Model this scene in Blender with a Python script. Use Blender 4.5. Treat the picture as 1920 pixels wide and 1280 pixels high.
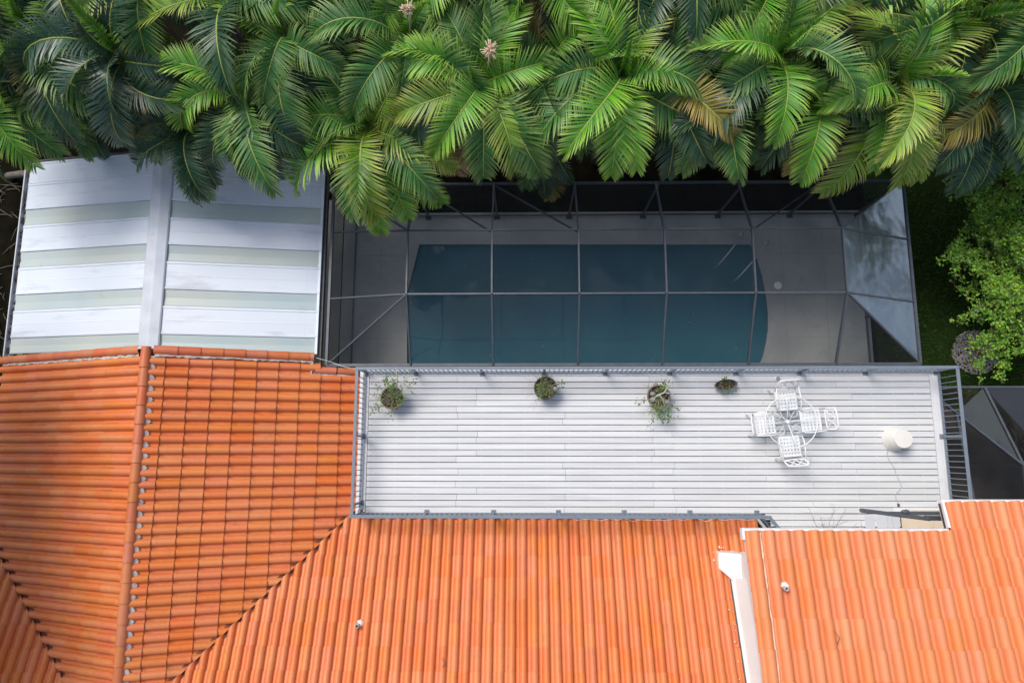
import bpy, bmesh, math, random
from mathutils import Vector, Matrix
R = math.radians
random.seed(7)
for o in list(bpy.data.objects):
    bpy.data.objects.remove(o, do_unlink=True)
scene = bpy.context.scene
COL = scene.collection

# ------------------------------------------------------------------ camera
cam_data = bpy.data.cameras.new('camera')
cam_data.sensor_width = 36.0
cam_data.lens = 24.0
cam_data.clip_start = 0.1
cam_data.clip_end = 3000
cam = bpy.data.objects.new('camera', cam_data)
COL.objects.link(cam)
def camera_axes(t, r, y):
    right = Vector((1, 0, 0)); up = Vector((0, math.cos(t), math.sin(t))); fwd = Vector((0, math.sin(t), -math.cos(t)))
    right, fwd = math.cos(r)*right + math.sin(r)*fwd, math.cos(r)*fwd - math.sin(r)*right
    right, up = math.cos(y)*right + math.sin(y)*up, math.cos(y)*up - math.sin(y)*right
    return right, up, fwd
ca, cb, cc = camera_axes(0.158, 0.0182, -0.0027)
CAMPOS = Vector((4.4166, -2.1514, 21.9307))
m = Matrix.Identity(4)
for i in range(3):
    m[i][0] = ca[i]; m[i][1] = cb[i]; m[i][2] = -cc[i]; m[i][3] = CAMPOS[i]
cam.matrix_world = m
scene.camera = cam

# ------------------------------------------------------------------ sky, sun, exposure
SUN_EL, SUN_AZ = R(55), R(-42)      # bright patch of the cloud layer, to the north-west
world = bpy.data.worlds.new('World'); scene.world = world
world.use_nodes = True
wn, wl = world.node_tree.nodes, world.node_tree.links
bg = wn['Background']
sky = wn.new('ShaderNodeTexSky'); sky.sky_type = 'NISHITA'; sky.sun_disc = False
sky.sun_elevation = SUN_EL; sky.sun_rotation = SUN_AZ
sky.air_density = 1.0; sky.dust_density = 3.0; sky.ozone_density = 1.0
hs = wn.new('ShaderNodeHueSaturation'); hs.inputs['Saturation'].default_value = 0.80
wl.new(sky.outputs[0], hs.inputs['Color']); wl.new(hs.outputs[0], bg.inputs['Color'])
bg.inputs['Strength'].default_value = 0.10
sd = bpy.data.lights.new('sun', 'SUN'); sd.energy = 1.5; sd.angle = R(24); sd.color = (1.0, 0.95, 0.87)
sun = bpy.data.objects.new('sun', sd); COL.objects.link(sun)
sun_dir = Vector((math.sin(SUN_AZ)*math.cos(SUN_EL), math.cos(SUN_AZ)*math.cos(SUN_EL), math.sin(SUN_EL)))
sun.rotation_euler = sun_dir.to_track_quat('Z', 'Y').to_euler()
sun.location = (0, 0, 30)
vs = scene.view_settings
vs.view_transform = 'Standard'; vs.look = 'None'; vs.gamma = 1.0; vs.use_curve_mapping = False
vs.exposure = 0.68
scene.render.engine = 'CYCLES'
scene.cycles.max_bounces = 8; scene.cycles.transparent_max_bounces = 16
scene.render.resolution_x = 1024; scene.render.resolution_y = 682

# ------------------------------------------------------------------ helpers
class MB:
    def __init__(s): s.v = []; s.f = []; s.sm = []; s.mi = []
    def quad(s, pts, mi=0, smooth=False):
        b = len(s.v); s.v += [tuple(p) for p in pts]; s.f.append(tuple(range(b, b+len(pts)))); s.sm.append(smooth); s.mi.append(mi)
    def box(s, a, b, mi=0):
        x0, y0, z0 = a; x1, y1, z1 = b
        c = [(x0,y0,z0),(x1,y0,z0),(x1,y1,z0),(x0,y1,z0),(x0,y0,z1),(x1,y0,z1),(x1,y1,z1),(x0,y1,z1)]
        n = len(s.v); s.v += c
        for f in ((0,3,2,1),(4,5,6,7),(0,1,5,4),(1,2,6,5),(2,3,7,6),(3,0,4,7)):
            s.f.append(tuple(n+i for i in f)); s.sm.append(False); s.mi.append(mi)
    def bar(s, p, q, w, h, up=(0,0,1), mi=0):
        """rectangular bar from p to q, w wide, h tall"""
        p = Vector(p); q = Vector(q); d = (q-p).normalized(); u = Vector(up)
        side = d.cross(u)
        if side.length < 1e-4: side = d.cross(Vector((1,0,0)))
        side.normalize(); u = side.cross(d).normalized()
        n = len(s.v)
        for e in (p, q):
            for a, b in ((-1,-1),(1,-1),(1,1),(-1,1)):
                s.v.append(tuple(e + side*(a*w/2) + u*(b*h/2)))
        for f in ((0,1,2,3),(7,6,5,4),(0,4,5,1),(1,5,6,2),(2,6,7,3),(3,7,4,0)):
            s.f.append(tuple(n+i for i in f)); s.sm.append(False); s.mi.append(mi)
    def tube(s, pts, rad, n=6, mi=0, cap=True, smooth=True):
        pts = [Vector(p) for p in pts]; k = len(pts)
        rr = rad if isinstance(rad, (list, tuple)) else [rad]*k
        prev = None; base = len(s.v)
        for i, p in enumerate(pts):
            t = (pts[min(i+1, k-1)] - pts[max(i-1, 0)])
            if t.length < 1e-9: t = Vector((0,0,1))
            t.normalize()
            if prev is None:
                a = t.cross(Vector((0,0,1)))
                if a.length < 1e-3: a = t.cross(Vector((1,0,0)))
            else:
                a = prev - t*prev.dot(t)
            a.normalize(); prev = a; b = t.cross(a)
            for j in range(n):
                an = 2*math.pi*j/n
                s.v.append(tuple(p + (a*math.cos(an) + b*math.sin(an))*rr[i]))
        for i in range(k-1):
            for j in range(n):
                s.f.append((base+i*n+j, base+i*n+(j+1)%n, base+(i+1)*n+(j+1)%n, base+(i+1)*n+j)); s.sm.append(smooth); s.mi.append(mi)
        if cap:
            s.f.append(tuple(base+j for j in reversed(range(n)))); s.sm.append(False); s.mi.append(mi)
            s.f.append(tuple(base+(k-1)*n+j for j in range(n))); s.sm.append(False); s.mi.append(mi)
    def lathe(s, c, prof, n=24, mi=0, sx=1.0, sy=1.0, ang=0.0, cap0=True, cap1=True, smooth=True):
        base = len(s.v); ca_, sa_ = math.cos(ang), math.sin(ang)
        for r, z in prof:
            for j in range(n):
                a = 2*math.pi*j/n; x = r*sx*math.cos(a); y = r*sy*math.sin(a)
                s.v.append((c[0]+x*ca_-y*sa_, c[1]+x*sa_+y*ca_, c[2]+z))
        for i in range(len(prof)-1):
            for j in range(n):
                s.f.append((base+i*n+j, base+i*n+(j+1)%n, base+(i+1)*n+(j+1)%n, base+(i+1)*n+j)); s.sm.append(smooth); s.mi.append(mi)
        if cap0: s.f.append(tuple(base+j for j in reversed(range(n)))); s.sm.append(False); s.mi.append(mi)
        if cap1: s.f.append(tuple(base+(len(prof)-1)*n+j for j in range(n))); s.sm.append(False); s.mi.append(mi)
    def mesh(s, name):
        me = bpy.data.meshes.new(name); me.from_pydata(s.v, [], s.f); me.update()
        me.polygons.foreach_set('use_smooth', s.sm); me.polygons.foreach_set('material_index', s.mi)
        return me
    def build(s, name, mats, parent=None):
        return link(name, s.mesh(name), mats, parent)

def link(name, me, mats, parent=None, matrix=None):
    if mats is not None and len(me.materials) == 0:
        for mt in (mats if isinstance(mats, (list, tuple)) else [mats]): me.materials.append(mt)
    o = bpy.data.objects.new(name, me); COL.objects.link(o)
    if matrix is not None: o.matrix_world = matrix
    if parent is not None: adopt(o, parent)
    return o
ROOTS = {}
def adopt(o, parent):
    o.parent = parent
    o.matrix_parent_inverse = ROOTS[parent.name].inverted() if parent.name in ROOTS else Matrix.Identity(4)
def tag(o, label, cat, group=None):
    o['label'] = label; o['category'] = cat
    if group: o['group'] = group
    return o
def thing(name, label, cat, loc=(0,0,0), rz=0.0, group=None, local=False):
    """empty at the base of a thing; parts are modelled in world space unless local"""
    o = bpy.data.objects.new(name, None); COL.objects.link(o)
    o.location = loc; o.rotation_euler = (0, 0, rz); o.empty_display_size = 0.2
    ROOTS[o.name] = Matrix.Identity(4) if local else (Matrix.Translation(Vector(loc)) @ Matrix.Rotation(rz, 4, 'Z'))
    return tag(o, label, cat, group)
def structure(o): o['kind'] = 'structure'; return o
def stuff(o): o['kind'] = 'stuff'; return o

# ------------------------------------------------------------------ materials
def mat(name, c1, c2=None, rough=0.6, scale=3.0, spec=0.5, bump=0.0, bscale=40.0, metal=0.0, detail=4.0, stretch=None, stain=None, coords='Object'):
    mt = bpy.data.materials.new(name); mt.use_nodes = True
    nt = mt.node_tree; N, L = nt.nodes, nt.links
    b = N['Principled BSDF']
    b.inputs['Roughness'].default_value = rough; b.inputs['Metallic'].default_value = metal
    b.inputs['Specular IOR Level'].default_value = spec
    b.inputs['Base Color'].default_value = (*c1, 1)
    tc = N.new('ShaderNodeTexCoord'); mp = N.new('ShaderNodeMapping')
    if coords == 'World': L.new(N.new('ShaderNodeNewGeometry').outputs['Position'], mp.inputs[0])
    else: L.new(tc.outputs[coords], mp.inputs[0])
    if stretch: mp.inputs['Scale'].default_value = stretch
    col = None
    if c2 is not None:
        nz = N.new('ShaderNodeTexNoise'); nz.inputs['Scale'].default_value = scale; nz.inputs['Detail'].default_value = detail
        L.new(mp.outputs[0], nz.inputs['Vector'])
        rp = N.new('ShaderNodeValToRGB'); rp.color_ramp.elements[0].position = 0.35; rp.color_ramp.elements[1].position = 0.68
        rp.color_ramp.elements[0].color = (*c1, 1); rp.color_ramp.elements[1].color = (*c2, 1)
        L.new(nz.outputs[0], rp.inputs[0]); col = rp.outputs[0]
    if stain is not None:
        sc, lo, hi, scol, amt = stain
        nz = N.new('ShaderNodeTexNoise'); nz.inputs['Scale'].default_value = sc; nz.inputs['Detail'].default_value = 8
        nz.inputs['Roughness'].default_value = 0.65
        L.new(mp.outputs[0], nz.inputs['Vector'])
        mr = N.new('ShaderNodeMapRange'); mr.inputs[1].default_value = lo; mr.inputs[2].default_value = hi; mr.inputs[4].default_value = amt
        L.new(nz.outputs[0], mr.inputs[0])
        mx = N.new('ShaderNodeMix'); mx.data_type = 'RGBA'
        L.new(mr.outputs[0], mx.inputs['Factor'])
        if col is not None: L.new(col, mx.inputs['A'])
        else: mx.inputs['A'].default_value = (*c1, 1)
        mx.inputs['B'].default_value = (*scol, 1); col = mx.outputs['Result']
    if col is not None: L.new(col, b.inputs['Base Color'])
    if bump > 0:
        nb = N.new('ShaderNodeTexNoise'); nb.inputs['Scale'].default_value = bscale; nb.inputs['Detail'].default_value = 5
        L.new(mp.outputs[0], nb.inputs['Vector'])
        bp = N.new('ShaderNodeBump'); bp.inputs['Strength'].default_value = bump; bp.inputs['Distance'].default_value = 0.02
        L.new(nb.outputs[0], bp.inputs['Height']); L.new(bp.outputs[0], b.inputs['Normal'])
    return mt

def piece_variation(mt, hue=0.02, val=0.2, sat=0.1):
    """shift colour from piece to piece (per object and per island)"""
    N, L = mt.node_tree.nodes, mt.node_tree.links; b = N['Principled BSDF']
    src = b.inputs['Base Color'].links[0].from_socket if b.inputs['Base Color'].links else None
    oi = N.new('ShaderNodeObjectInfo'); ge = N.new('ShaderNodeNewGeometry')
    ad = N.new('ShaderNodeMath'); ad.operation = 'MULTIPLY_ADD'; ad.inputs[1].default_value = 7.31
    L.new(oi.outputs['Random'], ad.inputs[0]); L.new(ge.outputs['Random Per Island'], ad.inputs[2])
    wnz = N.new('ShaderNodeTexWhiteNoise'); wnz.noise_dimensions = '1D'; L.new(ad.outputs[0], wnz.inputs['W'])
    sp = N.new('ShaderNodeSeparateColor'); L.new(wnz.outputs['Color'], sp.inputs[0])
    h = N.new('ShaderNodeHueSaturation')
    def rng(sock, lo, hi):
        mr = N.new('ShaderNodeMapRange'); mr.inputs[3].default_value = lo; mr.inputs[4].default_value = hi
        L.new(sock, mr.inputs[0]); return mr.outputs[0]
    L.new(rng(sp.outputs[0], 0.5-hue, 0.5+hue), h.inputs['Hue'])
    L.new(rng(sp.outputs[1], 1-sat, 1+sat), h.inputs['Saturation'])
    L.new(rng(sp.outputs[2], 1-val, 1+val), h.inputs['Value'])
    if src: L.new(src, h.inputs['Color'])
    else: h.inputs['Color'].default_value = b.inputs['Base Color'].default_value
    L.new(h.outputs[0], b.inputs['Base Color'])
    return mt

M = {}
M['tile'] = piece_variation(mat('terracotta_tile', (0.65,0.182,0.052), (0.68,0.214,0.074), rough=0.5, scale=0.8, spec=0.4, bump=0.06, bscale=60, stain=(3.2,0.55,0.78,(0.40,0.115,0.05),0.55), coords='World'), hue=0.005, val=0.04, sat=0.04)
M['tile_pale'] = piece_variation(mat('pale_clay_tile', (0.68,0.225,0.086), (0.70,0.25,0.108), rough=0.5, scale=0.8, spec=0.4, bump=0.06, bscale=60, stain=(3.2,0.55,0.78,(0.50,0.17,0.075),0.5), coords='World'), hue=0.004, val=0.03, sat=0.04)
M['ridge'] = piece_variation(mat('ridge_tile_clay', (0.55,0.155,0.06), (0.60,0.185,0.08), rough=0.5, scale=3, bump=0.05, bscale=50), hue=0.008, val=0.08, sat=0.05)
M['underlay'] = mat('roof_underlay', (0.09,0.045,0.03), (0.05,0.03,0.025), rough=0.9)
M['mortar'] = mat('mortar', (0.62,0.58,0.54), (0.36,0.33,0.31), rough=0.95, scale=9, bump=0.5, bscale=30)
M['cream_mortar'] = mat('cream_mortar', (0.80,0.62,0.48), (0.72,0.50,0.36), rough=0.9, scale=6, bump=0.3)
M['white_paint'] = mat('white_paint', (0.80,0.80,0.80), (0.74,0.74,0.75), rough=0.5, scale=2, stain=(4,0.6,0.8,(0.5,0.49,0.47),0.5))
M['stucco'] = mat('white_stucco', (0.80,0.79,0.78), (0.76,0.75,0.73), rough=0.9, scale=1.2, bump=0.25, bscale=90)
M['beige'] = mat('beige_stucco', (0.66,0.55,0.42), (0.60,0.49,0.37), rough=0.9, scale=1.5, bump=0.2, bscale=70, stain=(3,0.55,0.8,(0.4,0.33,0.26),0.6))
M['board'] = piece_variation(mat('deck_board', (0.67,0.685,0.70), (0.60,0.615,0.635), rough=0.55, scale=2.2, stretch=(0.35,5,1), bump=0.04, bscale=30, stain=(0.9,0.56,0.85,(0.40,0.40,0.42),0.65), coords='World'), hue=0.006, val=0.06, sat=0.3)
M['deck_white'] = mat('deck_edge_paint', (0.70,0.71,0.73), (0.62,0.63,0.66), rough=0.6, scale=2, stain=(3,0.58,0.8,(0.4,0.4,0.42),0.6))
M['joist'] = mat('joist_paint', (0.26,0.26,0.28), rough=0.8)
M['deck_base'] = mat('deck_membrane', (0.015,0.018,0.03), (0.04,0.022,0.02), rough=0.8, scale=1.3)
M['rail'] = mat('railing_paint', (0.165,0.205,0.255), (0.19,0.23,0.28), rough=0.42, scale=3, spec=0.5, stain=(6,0.62,0.85,(0.32,0.35,0.38),0.4))
M['panel'] = mat('white_roof_panel', (0.66,0.73,0.83), (0.70,0.76,0.85), rough=0.38, scale=0.7, stretch=(0.4,2.0,1), stain=(1.3,0.57,0.85,(0.34,0.37,0.44),0.85))
M['galv'] = mat('galvanised_cap', (0.50,0.55,0.63), (0.62,0.66,0.73), rough=0.6, scale=2.5, metal=0.1, stain=(5,0.5,0.8,(0.36,0.40,0.46),0.6))
M['dirt'] = mat('gutter_dirt', (0.10,0.065,0.05), (0.22,0.17,0.15), rough=0.95, scale=14, bump=0.6)
M['gutter'] = mat('gutter_paint', (0.62,0.66,0.72), (0.5,0.54,0.6), rough=0.45, scale=5)
M['dark_gutter'] = mat('dark_gutter', (0.05,0.055,0.065), (0.09,0.085,0.085), rough=0.6, scale=6)
M['frame'] = mat('bronze_frame', (0.075,0.085,0.105), (0.10,0.11,0.13), rough=0.45, scale=5, metal=0.2)
M['concrete'] = mat('pool_concrete', spec=0.15, c1=(0.335,0.345,0.35), c2=(0.415,0.42,0.42), rough=0.9, scale=0.9, bump=0.15, bscale=60, stain=(1.7,0.55,0.8,(0.2,0.195,0.2),0.5))
M['floor'] = mat('patio_floor', (0.35,0.33,0.31), (0.28,0.27,0.26), rough=0.9, scale=2)
M['side_floor'] = mat('brown_patio_floor', (0.10,0.085,0.075), (0.06,0.05,0.045), rough=0.9, scale=1.5, spec=0.1)
M['soil'] = mat('soil', spec=0.0, c1=(0.006,0.006,0.004), c2=(0.013,0.012,0.008), rough=1.0, scale=2.0, bump=0.5, bscale=12)
M['lawn'] = mat('lawn_soil', (0.022,0.042,0.010), (0.015,0.030,0.008), spec=0.05, rough=1.0, scale=3, bump=0.4, bscale=30)
M['white_iron'] = mat('white_iron', (0.82,0.82,0.82), rough=0.4)
M['plastic'] = mat('white_plastic', (0.77,0.76,0.73), (0.73,0.705,0.66), rough=0.4, scale=2, stain=(3,0.6,0.8,(0.6,0.5,0.38),0.5))
M['clay_pot'] = mat('clay_pot', (0.25,0.185,0.13), (0.18,0.13,0.095), rough=0.9, scale=8, bump=0.3)
M['dark_pot'] = mat('dark_pot', (0.055,0.05,0.05), (0.085,0.075,0.07), rough=0.7, scale=8)
M['grey_pot'] = mat('grey_planter', (0.12,0.115,0.125), (0.17,0.165,0.175), rough=0.8, scale=8)
M['potting'] = mat('potting_soil', (0.045,0.033,0.024), (0.085,0.065,0.045), rough=1.0, scale=22, bump=0.8)
M['stone'] = mat('grey_stone', (0.26,0.25,0.27), (0.34,0.33,0.35), rough=0.9, scale=9, bump=0.2)
M['boulder'] = mat('brown_boulder', (0.15,0.105,0.075), (0.22,0.16,0.12), rough=0.9, scale=4, bump=0.5, bscale=14)
M['gravel'] = piece_variation(mat('gravel', (0.24,0.22,0.21), (0.34,0.32,0.31), rough=0.9, scale=6), hue=0.02, val=0.45, sat=0.4)
M['cord'] = mat('grey_cord', (0.42,0.43,0.46), rough=0.6)
M['white_cord'] = mat('white_cord', (0.78,0.76,0.76), rough=0.6)
M['pipe'] = mat('vent_pipe', (0.45,0.43,0.42), (0.3,0.28,0.27), rough=0.7, scale=12)
M['black'] = mat('dark_hole', (0.012,0.012,0.014), rough=0.9)
M['steel'] = mat('brushed_steel', (0.55,0.57,0.60), rough=0.3, metal=0.8)
M['bark_pale'] = mat('pale_branch', (0.55,0.53,0.49), (0.42,0.40,0.36), rough=0.9, scale=12)
M['bark'] = mat('bark', (0.13,0.10,0.075), (0.20,0.165,0.13), rough=0.95, scale=8, bump=0.5)
M['palm_trunk'] = mat('palm_trunk', (0.20,0.185,0.16), (0.12,0.108,0.092), spec=0.1, rough=0.95, scale=3, stretch=(1,1,9), bump=0.5, bscale=10)
M['crownshaft'] = mat('crownshaft', (0.14,0.24,0.07), (0.18,0.27,0.09), rough=0.5, scale=4)
M['arm'] = mat('awning_arm_paint', (0.075,0.085,0.10), (0.10,0.11,0.125), rough=0.5, scale=5)
M['twig'] = mat('dry_twig', (0.34,0.27,0.25), (0.26,0.2,0.18), rough=0.9, scale=10)
M['grey_panel'] = mat('grey_door_panel', (0.52,0.54,0.58), (0.58,0.60,0.63), rough=0.5, scale=2)

def leaf_mat(name, c, tip, trans=0.14, rough=0.45, hue=0.015, val=0.32, spec=0.32):
    mt = bpy.data.materials.new(name); mt.use_nodes = True
    N, L = mt.node_tree.nodes, mt.node_tree.links; b = N['Principled BSDF']; out = N['Material Output']
    b.inputs['Roughness'].default_value = rough; b.inputs['Specular IOR Level'].default_value = spec
    at_ = N.new('ShaderNodeAttribute'); at_.attribute_name = 'tip'
    mx = N.new('ShaderNodeMix'); mx.data_type = 'RGBA'
    mx.inputs['A'].default_value = (*c, 1); mx.inputs['B'].default_value = (*tip, 1)
    L.new(at_.outputs['Fac'], mx.inputs['Factor'])
    L.new(mx.outputs['Result'], b.inputs['Base Color'])
    piece_variation(mt, hue, val, 0.12)
    src = b.inputs['Base Color'].links[0].from_socket
    tr = N.new('ShaderNodeBsdfTranslucent'); L.new(src, tr.inputs['Color'])
    ms = N.new('ShaderNodeMixShader'); ms.inputs[0].default_value = trans
    L.new(b.outputs[0], ms.inputs[1]); L.new(tr.outputs[0], ms.inputs[2]); L.new(ms.outputs[0], out.inputs['Surface'])
    return mt
M['frond_bright'] = leaf_mat('frond_bright', (0.105,0.32,0.034), (0.40,0.58,0.11), trans=0.18)
M['frond_mid'] = leaf_mat('frond_mid', (0.046,0.165,0.042), (0.26,0.37,0.10))
M['frond_dark'] = leaf_mat('frond_dark', (0.020,0.074,0.036), (0.105,0.17,0.08), rough=0.38, spec=0.42)
M['frond_blue'] = leaf_mat('frond_blue', (0.040,0.105,0.068), (0.15,0.215,0.145), rough=0.36, spec=0.55)
M['frond_yellow'] = leaf_mat('frond_yellow', (0.18,0.33,0.045), (0.46,0.46,0.11), trans=0.16)
M['frond_old'] = leaf_mat('frond_old', (0.25,0.23,0.055), (0.46,0.33,0.11), trans=0.2, rough=0.6)
M['frond_dry'] = leaf_mat('frond_dry', (0.30,0.22,0.11), (0.46,0.36,0.20), trans=0.15, rough=0.8)
M['rachis'] = mat('rachis', (0.27,0.33,0.06), (0.36,0.37,0.09), rough=0.5, scale=3)
M['flower'] = mat('pale_flower_stalk', (0.74,0.50,0.32), (0.80,0.66,0.52), rough=0.9, scale=20)
M['shrub_leaf'] = leaf_mat('shrub_leaf', (0.135,0.34,0.035), (0.34,0.52,0.07), trans=0.28, hue=0.03, val=0.40)
M['grass'] = leaf_mat('grass', (0.060,0.135,0.022), (0.12,0.19,0.042), trans=0.2, rough=0.7, val=0.4)
M['pot_leaf'] = leaf_mat('pot_leaf', (0.10,0.19,0.045), (0.20,0.30,0.09), trans=0.2, hue=0.02, val=0.35)
M['pot_stalk'] = mat('pot_stalk', (0.33,0.31,0.20), (0.24,0.22,0.13), rough=0.9, scale=12)

def see_through(name, tint, dark, fac, gloss=0.0, grough=0.1, gcol=(0.9,0.92,0.95)):
    """mesh or sheet that lets part of the light through, with an optional mirror coat"""
    mt = bpy.data.materials.new(name); mt.use_nodes = True
    N, L = mt.node_tree.nodes, mt.node_tree.links
    b = N['Principled BSDF']; out = N['Material Output']
    b.inputs['Base Color'].default_value = (*dark, 1); b.inputs['Roughness'].default_value = 0.7
    b.inputs['Specular IOR Level'].default_value = 0.2
    nz = N.new('ShaderNodeTexNoise'); nz.inputs['Scale'].default_value = 1.4; nz.inputs['Detail'].default_value = 6
    tc = N.new('ShaderNodeTexCoord'); L.new(tc.outputs['Object'], nz.inputs['Vector'])
    mr = N.new('ShaderNodeMapRange'); mr.inputs[1].default_value = 0.3; mr.inputs[2].default_value = 0.75
    mr.inputs[3].default_value = max(0.0, fac-0.03); mr.inputs[4].default_value = fac*1.12
    L.new(nz.outputs[0], mr.inputs[0])
    t = N.new('ShaderNodeBsdfTransparent'); t.inputs[0].default_value = (*tint, 1)
    ms = N.new('ShaderNodeMixShader')
    L.new(mr.outputs[0], ms.inputs[0]); L.new(t.outputs[0], ms.inputs[1]); L.new(b.outputs[0], ms.inputs[2])
    last = ms.outputs[0]
    if gloss > 0:
        g = N.new('ShaderNodeBsdfGlossy'); g.inputs['Roughness'].default_value = grough; g.inputs['Color'].default_value = (*gcol, 1)
        nb = N.new('ShaderNodeTexNoise'); nb.inputs['Scale'].default_value = 1.1; L.new(tc.outputs['Object'], nb.inputs['Vector'])
        bp = N.new('ShaderNodeBump'); bp.inputs['Strength'].default_value = 0.55; bp.inputs['Distance'].default_value = 0.08
        L.new(nb.outputs[0], bp.inputs['Height']); L.new(bp.outputs[0], g.inputs['Normal'])
        m2 = N.new('ShaderNodeMixShader'); m2.inputs[0].default_value = gloss
        L.new(last, m2.inputs[1]); L.new(g.outputs[0], m2.inputs[2]); last = m2.outputs[0]
    L.new(last, out.inputs['Surface'])
    return mt
M['screen'] = see_through('insect_screen', (0.96,0.98,0.985), (0.030,0.033,0.038), 0.25)
M['vinyl'] = see_through('clear_vinyl_sheet', (0.80,0.84,0.86), (0.03,0.035,0.04), 0.36, gloss=0.46, grough=0.17)
M['dark_vinyl'] = see_through('dark_vinyl_sheet', (0.30,0.30,0.30), (0.010,0.010,0.010), 0.6, gloss=0.20, grough=0.06, gcol=(0.85,0.80,0.72))
M['glass'] = see_through('table_glass', (0.96,0.98,0.985), (0.55,0.62,0.63), 0.015, gloss=0.015, grough=0.02)
M['window'] = mat('window_glass', (0.03,0.035,0.05), rough=0.25, spec=0.15)

def skylight_mat():
    mt = mat('translucent_roof_panel', (0.55,0.68,0.73), (0.69,0.75,0.70), rough=0.32, scale=0.35, stain=(2.0,0.6,0.85,(0.36,0.46,0.50),0.6))
    N, L = mt.node_tree.nodes, mt.node_tree.links; b = N['Principled BSDF']; out = N['Material Output']
    tr = N.new('ShaderNodeBsdfTranslucent'); tr.inputs[0].default_value = (0.60,0.72,0.58,1)
    ms = N.new('ShaderNodeMixShader'); ms.inputs[0].default_value = 0.25
    L.new(b.outputs[0], ms.inputs[1]); L.new(tr.outputs[0], ms.inputs[2]); L.new(ms.outputs[0], out.inputs['Surface'])
    return mt
M['skylight'] = skylight_mat()
def water_mat():
    mt = mat('pool_water', (0.032,0.138,0.20), (0.048,0.165,0.215), rough=0.03, scale=0.6, spec=0.30)
    N, L = mt.node_tree.nodes, mt.node_tree.links; b = N['Principled BSDF']
    tc = N.new('ShaderNodeTexCoord')
    nb = N.new('ShaderNodeTexNoise'); nb.inputs['Scale'].default_value = 1.6; nb.inputs['Detail'].default_value = 2
    L.new(tc.outputs['Object'], nb.inputs['Vector'])
    bp = N.new('ShaderNodeBump'); bp.inputs['Strength'].default_value = 0.12; bp.inputs['Distance'].default_value = 0.05
    L.new(nb.outputs[0], bp.inputs['Height']); L.new(bp.outputs[0], b.inputs['Normal'])
    return mt
M['water'] = water_mat()

# ================================================================== SETTING
g = MB(); g.quad([(-400,-400,-0.012),(400,-400,-0.012),(400,400,-0.012),(-400,400,-0.012)])
# the sheet carries a hole where the pool shell sits
def ring_fill(name, outer, inner, z, material):
    bm = bmesh.new()
    es = []
    for loop in (outer, inner):
        vs_ = [bm.verts.new((x, y, z)) for x, y in loop]
        for i in range(len(vs_)): es.append(bm.edges.new((vs_[i], vs_[(i+1) % len(vs_)])))
    bmesh.ops.triangle_fill(bm, use_beauty=True, use_dissolve=False, edges=es)
    for f in bm.faces:
        f.normal_update()
        if f.normal.z < 0: f.normal_flip()
    me = bpy.data.meshes.new(name); bm.to_mesh(me); bm.free()
    return link(name, me, material)
POOL = [(0.62,0.12),(0.58,1.6),(0.56,3.02),(0.92,4.63),(6.4,4.60),(11.89,4.57),(12.08,4.1),(12.22,3.5),(12.31,2.8),(12.34,2.22),(12.30,1.7),(12.22,1.3),(12.08,0.8),(11.9,0.45),(11.7,0.12)]
ground = structure(ring_fill('ground', [(-400,-400),(400,-400),(400,400),(-400,400)], [(x*1.0, y) for x, y in POOL], -0.02, M['soil']))
deck_slab = structure(ring_fill('pool_deck', [(-1.62,0.0),(15.62,0.0),(15.62,5.72),(-1.62,5.72)], POOL, 0.0, M['concrete']))
M['joint'] = mat('slab_joint', (0.27,0.275,0.275), (0.31,0.31,0.31), rough=1.0, spec=0.0, scale=4)
def joint(x0, y0, x1, y1):
    j_ = MB(); j_.bar((x0,y0,0.0005),(x1,y1,0.0005),0.010,0.005); j_.build('slab_joint', M['joint'], deck_slab)
for x in (12.9,14.25): joint(x,0.05,x,5.7)
for y in (1.45,2.85,4.25): joint(12.40,y,15.6,y)
for x in (-0.35,): joint(x,0.05,x,5.7)
for y in (1.45,2.85,4.25): joint(-1.6,y,0.5,y)
for k in range(8): joint(1.2+1.4*k,4.66,1.2+1.4*k,5.7)
s = MB()
n = len(POOL)
for i in range(n):
    a, b2 = POOL[i], POOL[(i+1) % n]
    s.quad([(a[0],a[1],0.0),(b2[0],b2[1],0.0),(b2[0],b2[1],-1.5),(a[0],a[1],-1.5)])
s.quad([(x,y,-1.5) for x, y in POOL])
M['shell'] = mat('pool_plaster', (0.10,0.24,0.28), (0.08,0.2,0.24), rough=0.7)
structure(s.build('pool_shell', M['shell']))
w = MB(); w.quad([(x,y,-0.10) for x, y in POOL])
structure(w.build('pool_water', M['water']))
# lawn to the east
l = MB(); l.quad([(15.75,-0.2,-0.008),(40,-0.2,-0.008),(40,7.5,-0.008),(15.75,7.5,-0.008)])
structure(l.build('lawn', M['lawn']))
rg = random.Random(3)
gb = MB()
for i in range(16000):
    x = 15.8 + 5.2*rg.random(); y = -0.2 + 6.6*rg.random()
    if (x-18.85)**2/0.75**2 + (y-0.95)**2/0.72**2 < 1: continue
    a = rg.random()*6.283; h = 0.05 + 0.07*rg.random(); wdt = 0.012
    dx, dy = math.cos(a), math.sin(a); ln = 0.06*rg.random()
    gb.quad([(x-dy*wdt, y+dx*wdt, -0.008), (x+dy*wdt, y-dx*wdt, -0.008), (x+dx*ln, y+dy*ln, h)])
stuff(tag(gb.build('lawn_grass', M['grass']), 'short dark green lawn grass beside the pool cage', 'grass'))
# patio floor below the metal roof
pf = MB(); pf.box((-10.6,0.3,-0.3),(-1.66,6.2,-0.004))
structure(pf.build('patio_floor', M['floor']))

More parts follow.
